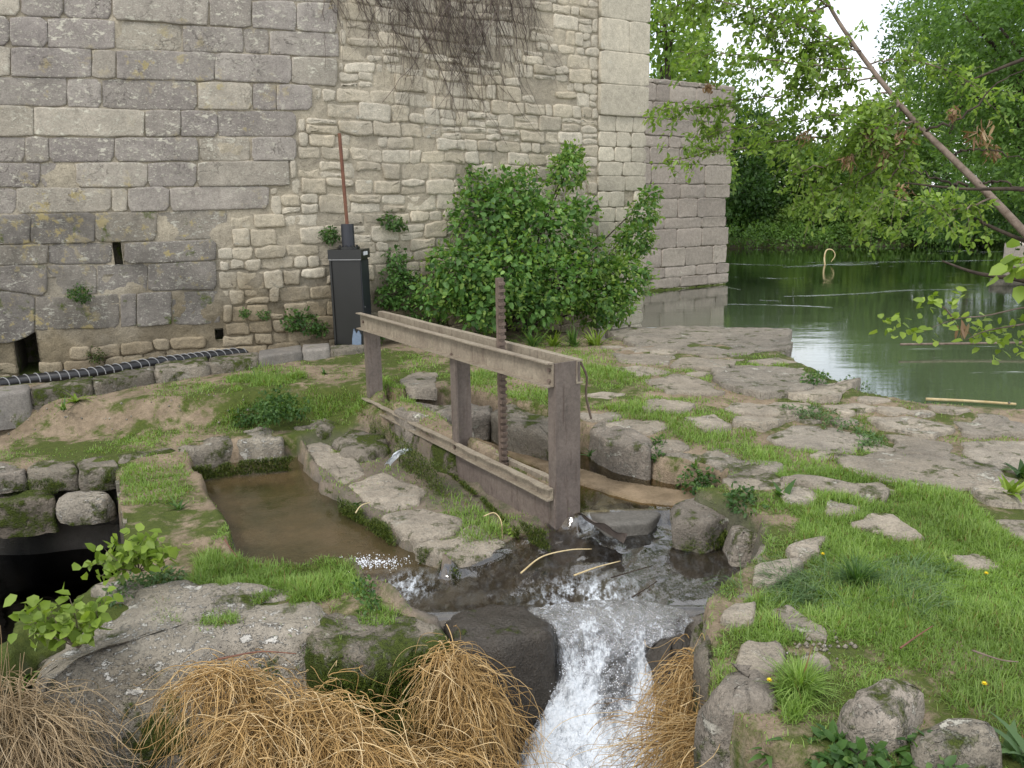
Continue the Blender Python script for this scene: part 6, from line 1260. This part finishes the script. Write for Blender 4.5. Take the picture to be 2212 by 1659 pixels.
# plants of the bottom edge
def broadleaf(label, uvz, n, L, Wd, seed, mat='weed'):
    g = np.random.default_rng(seed); b_ = atg(*uvz[:2]); t = empty('broadleaf_plant', b_, label, 'broad leaved plant')
    for i in range(n):
        az = g.random()*6.283; V, F, r = blade_geo(b_[None]+g.normal(0, .02, (1, 3))*[1, 1, 0], np.array([az]), np.array([L*(.6+.6*g.random())]), np.array([Wd*(.7+.5*g.random())]), np.array([g.uniform(.1, .8)]), np.array([g.uniform(.4, 1.4)]), np.array([g.random()]), 7)
        obj('leaf', V, F, M[mat], t, attr={'rnd': r})
    return t
broadleaf('clump of long broad green leaves at the bottom between the two boulders', (1728, 1640, -.42), 20, .17, .04, 51)
broadleaf('drooping broad leaf plant right of the dry root sweep', (1665, 1650, -.45), 7, .16, .04, 52)
broadleaf('large bluish leaves filling the bottom right corner', (2215, 1650, -.2), 16, .18, .045, 53, 'grass_blue')
broadleaf('bright green leaf clump at the very bottom right', (2080, 1665, -.35), 12, .09, .016, 54)
broadleaf('leafy green shoots at the bottom edge under the mossy bank stone', (1930, 1662, -.4), 16, .09, .02, 55)
broadleaf('sprout of green leaves in the lower left beside the boulder', (70, 1470, -.35), 22, .16, .018, 56, 'grass')
leaf_mound('bank_weed', 'ivy like leaves at the bottom edge under the flat topped boulder', [(1800, 1640, .08), (1860, 1655, .08), (1990, 1655, .08)], 420, .045, 'weed', 11)
# tall grass tuft between boulders
rosette('grass_tussock', 'bright grass tuft sprouting between the rounded and the flat topped boulder', (1725, 1500), 260, .17, .007, 'grass', 60, (.05, .9), 'grass tuft')
# dandelions
for k, (u, v, lb) in enumerate(((1776, 1208, 'yellow dandelion near the small edge slab'), (2128, 1251, 'yellow dandelion alone in the lawn at the right'), (2123, 1495, 'yellow dandelion low in the lawn at the right'), (1660, 1487, 'yellow flower beside the rounded boulder'))):
    b_ = atg(u, v+8); t = empty('dandelion', b_, lb, 'flower'); mb = MB(); mb.tube([b_, b_+[0, 0, .05]], .0012, 4); mb.build('stem', M['weed'], t)
    n = 26; a = np.arange(n)*2.4; P = np.tile(b_+[0, 0, .05], (n, 1)); V, F, r = quad_leaf(P, np.stack([np.cos(a), np.sin(a), .2+.5*(np.arange(n) % 3)], 1), np.tile([0, 0, 1.], (n, 1)), np.full(n, .012), np.full(n, .005), lrand(n)); obj('petals', V, F, M['yellow'], t, smooth=False)

# ------------------------------------------------------------------ sticks, canes and oddments
def stick(name, label, pts, rad, mat, cat='stick', k=7, taper=.5):
    P = catmull(pts, 18); mb = MB(); mb.tube(P, np.linspace(rad, rad*taper, 18), k); return tag(mb.build(name, M[mat], smooth=True), label, cat)
stick('arched_stick', 'pale arched stick standing out of the river', [at(1783, 572, Z_RIV)+[0, 0, -.1], atd(1781, 555, at(1783, 572, Z_RIV)[1]), atd(1786, 540, at(1783, 572, Z_RIV)[1]), atd(1798, 540, at(1783, 572, Z_RIV)[1]), atd(1804, 552, at(1783, 572, Z_RIV)[1]), atd(1795, 566, at(1783, 572, Z_RIV)[1])], .03, 'cane', taper=.35)
stick('bamboo_cane', 'yellow bamboo cane floating at the near river edge', [at(2000, 862, Z_RIV+.03), at(2090, 866, Z_RIV+.03), at(2195, 873, Z_RIV+.03)], .016, 'cane', 'cane', taper=.8)
stick('floating_bar', 'thin brown bar lying across the water under the leafy twig', [at(1945, 744, Z_RIV+.12), at(2080, 742, Z_RIV+.12), at(2330, 738, Z_RIV+.14)], .017, 'bark', 'bar', taper=.9)
stick('driftwood_log', 'pale driftwood log lying in the water at the right edge', [at(2140, 612, Z_RIV+.05), at(2200, 608, Z_RIV+.1), at(2300, 606, Z_RIV+.12)], .13, 'plank', 'log', taper=.9)
for k, (lb, a) in enumerate((('yellow reed stem arching over the wet apron', [(1125, 1238, -.33), (1170, 1203, -.31), (1230, 1188, -.31), (1278, 1186, -.32)]), ('second reed stem lying on the wet apron to the right', [(1240, 1243, -.36), (1290, 1225, -.35), (1340, 1212, -.35)]), ('short dark twig on the apron near the fall', [(1365, 1290, -.41), (1395, 1272, -.4), (1420, 1255, -.4)]),
        ('dark stick on the apron left of the pale water sheet', [(1320, 1248, -.37), (1380, 1230, -.36), (1410, 1222, -.36)]), ('curved pale root by the gate plate', [(1045, 1115, -.19), (1068, 1108, -.14), (1083, 1128, -.13), (1085, 1168, -.28)]), ('orange brown reed stub between divider and pool', [(485, 1165, -.2), (498, 1185, -.24), (512, 1203, -.28)]),
        ('pale twig on the mossy ledge edge', [(768, 1108, -.15), (780, 1092, -.12), (800, 1085, -.12)]), ('reddish stalk on the lawn right of the tussock', [(1945, 1400, -.08), (1980, 1375, -.08), (2015, 1352, -.07)]), ('grey twig lying on the grass in the lower right', [(2100, 1405, -.08), (2160, 1425, -.07), (2200, 1430, -.08)]),
        ('reddish brown stick lying across the pale boulder', [(470, 1424, -.2), (560, 1408, -.18), (640, 1412, -.2)]))):
    stick('twig' if 'reed' not in lb else 'reed_stem', lb, [at(*p) for p in a], .0055 if k < 2 else .0045, ['cane', 'cane', 'bark_dark', 'bark_dark', 'cane', 'rod', 'cane', 'rod', 'bark', 'rod'][k], 'twig' if 'reed' not in lb else 'reed')
# torn steel sheet lying in the outflow
V = []; g = np.random.default_rng(2)
for i in range(12):
    f = i/11; a = at(1245+f*110, 1108+f*48, -.2-.08*f); b_ = at(1262+f*85, 1120+f*52, -.30-.06*f); V += [a+[0, 0, .012*math.sin(f*14)], (a+b_)/2+[0, -.02, .02], b_]
V = np.array(V); n_ = len(V); F = strip_faces(12, 3, False); obj_ = obj('torn_sheet', np.vstack([V, V-[0, 0, .006]]), [tuple(f) for f in F]+[tuple(f[::-1]+n_) for f in F], M['plate']); tag(obj_, 'torn bent metal strip lying in the outflow beside the near post', 'metal scrap')
# pebbles on the lawn and gravel
g = np.random.default_rng(77); cs = []
for (u, v, su, sv_, n) in ((1760, 1400, 50, 18, 46), (1800, 1360, 40, 14, 24), (1700, 1430, 40, 14, 16), (150, 905, 160, 20, 40), (450, 880, 150, 20, 30), (1740, 1190, 30, 12, 12), (2000, 960, 120, 40, 40)):
    for _ in range(n): p = atg(u+g.normal(0, su), v+g.normal(0, sv_)); cs.append([p[0], p[1], p[2]+.004])
beads('pebbles', cs, g.uniform(.005, .016, len(cs)), M['pale_rock'])
# foam streaks drifting on the river
M['streak'] = clear_mat('thin foam on water', (1, 1, 1), 8, .01, foam=1., flow=(.4, 2.4, 1))
V, F, fo = [], [], []; o = 0
for (pts, wd) in (([(1690, 577), (1760, 573), (1800, 571), (1850, 571), (1900, 569)], 5.5), ([(1565, 569), (1640, 572), (1700, 573)], 2.5), ([(1567, 657), (1640, 658), (1740, 661), (1800, 664)], 3.), ([(1690, 640), (1770, 638), (1860, 634), (1960, 627), (2130, 624)], 3.5), ([(1566, 620), (1580, 622), (1600, 626)], 3), ([(1740, 567), (1900, 566), (2100, 563), (2165, 561)], 1.5), ([(1640, 600), (1700, 602), (1740, 600)], 1.2), ([(1640, 648), (1690, 650)], 1.6)):
    L_ = catmull([(u, v, 0) for u, v in pts], 60)
    for i, (u, v, _) in enumerate(L_):
        f = i/59; ww = wd*(math.sin(math.pi*f)**.5)*(1+.5*vnoise([[u*.06, v*.1, 1]])[0])
        for sgn in (-1, 0, 1): V.append(at(u, v+sgn*ww*.36, Z_RIV+.006)); fo.append((.62 if sgn == 0 else .35)*(.7+.5*vnoise([[u*.03, v, 2]])[0]))
    F.append(strip_faces(60, 3, False)+o); o += 180
tag(obj('foam_streaks', np.array(V), np.concatenate(F), M['streak'], attr={'foam': fo}), kind='stuff')
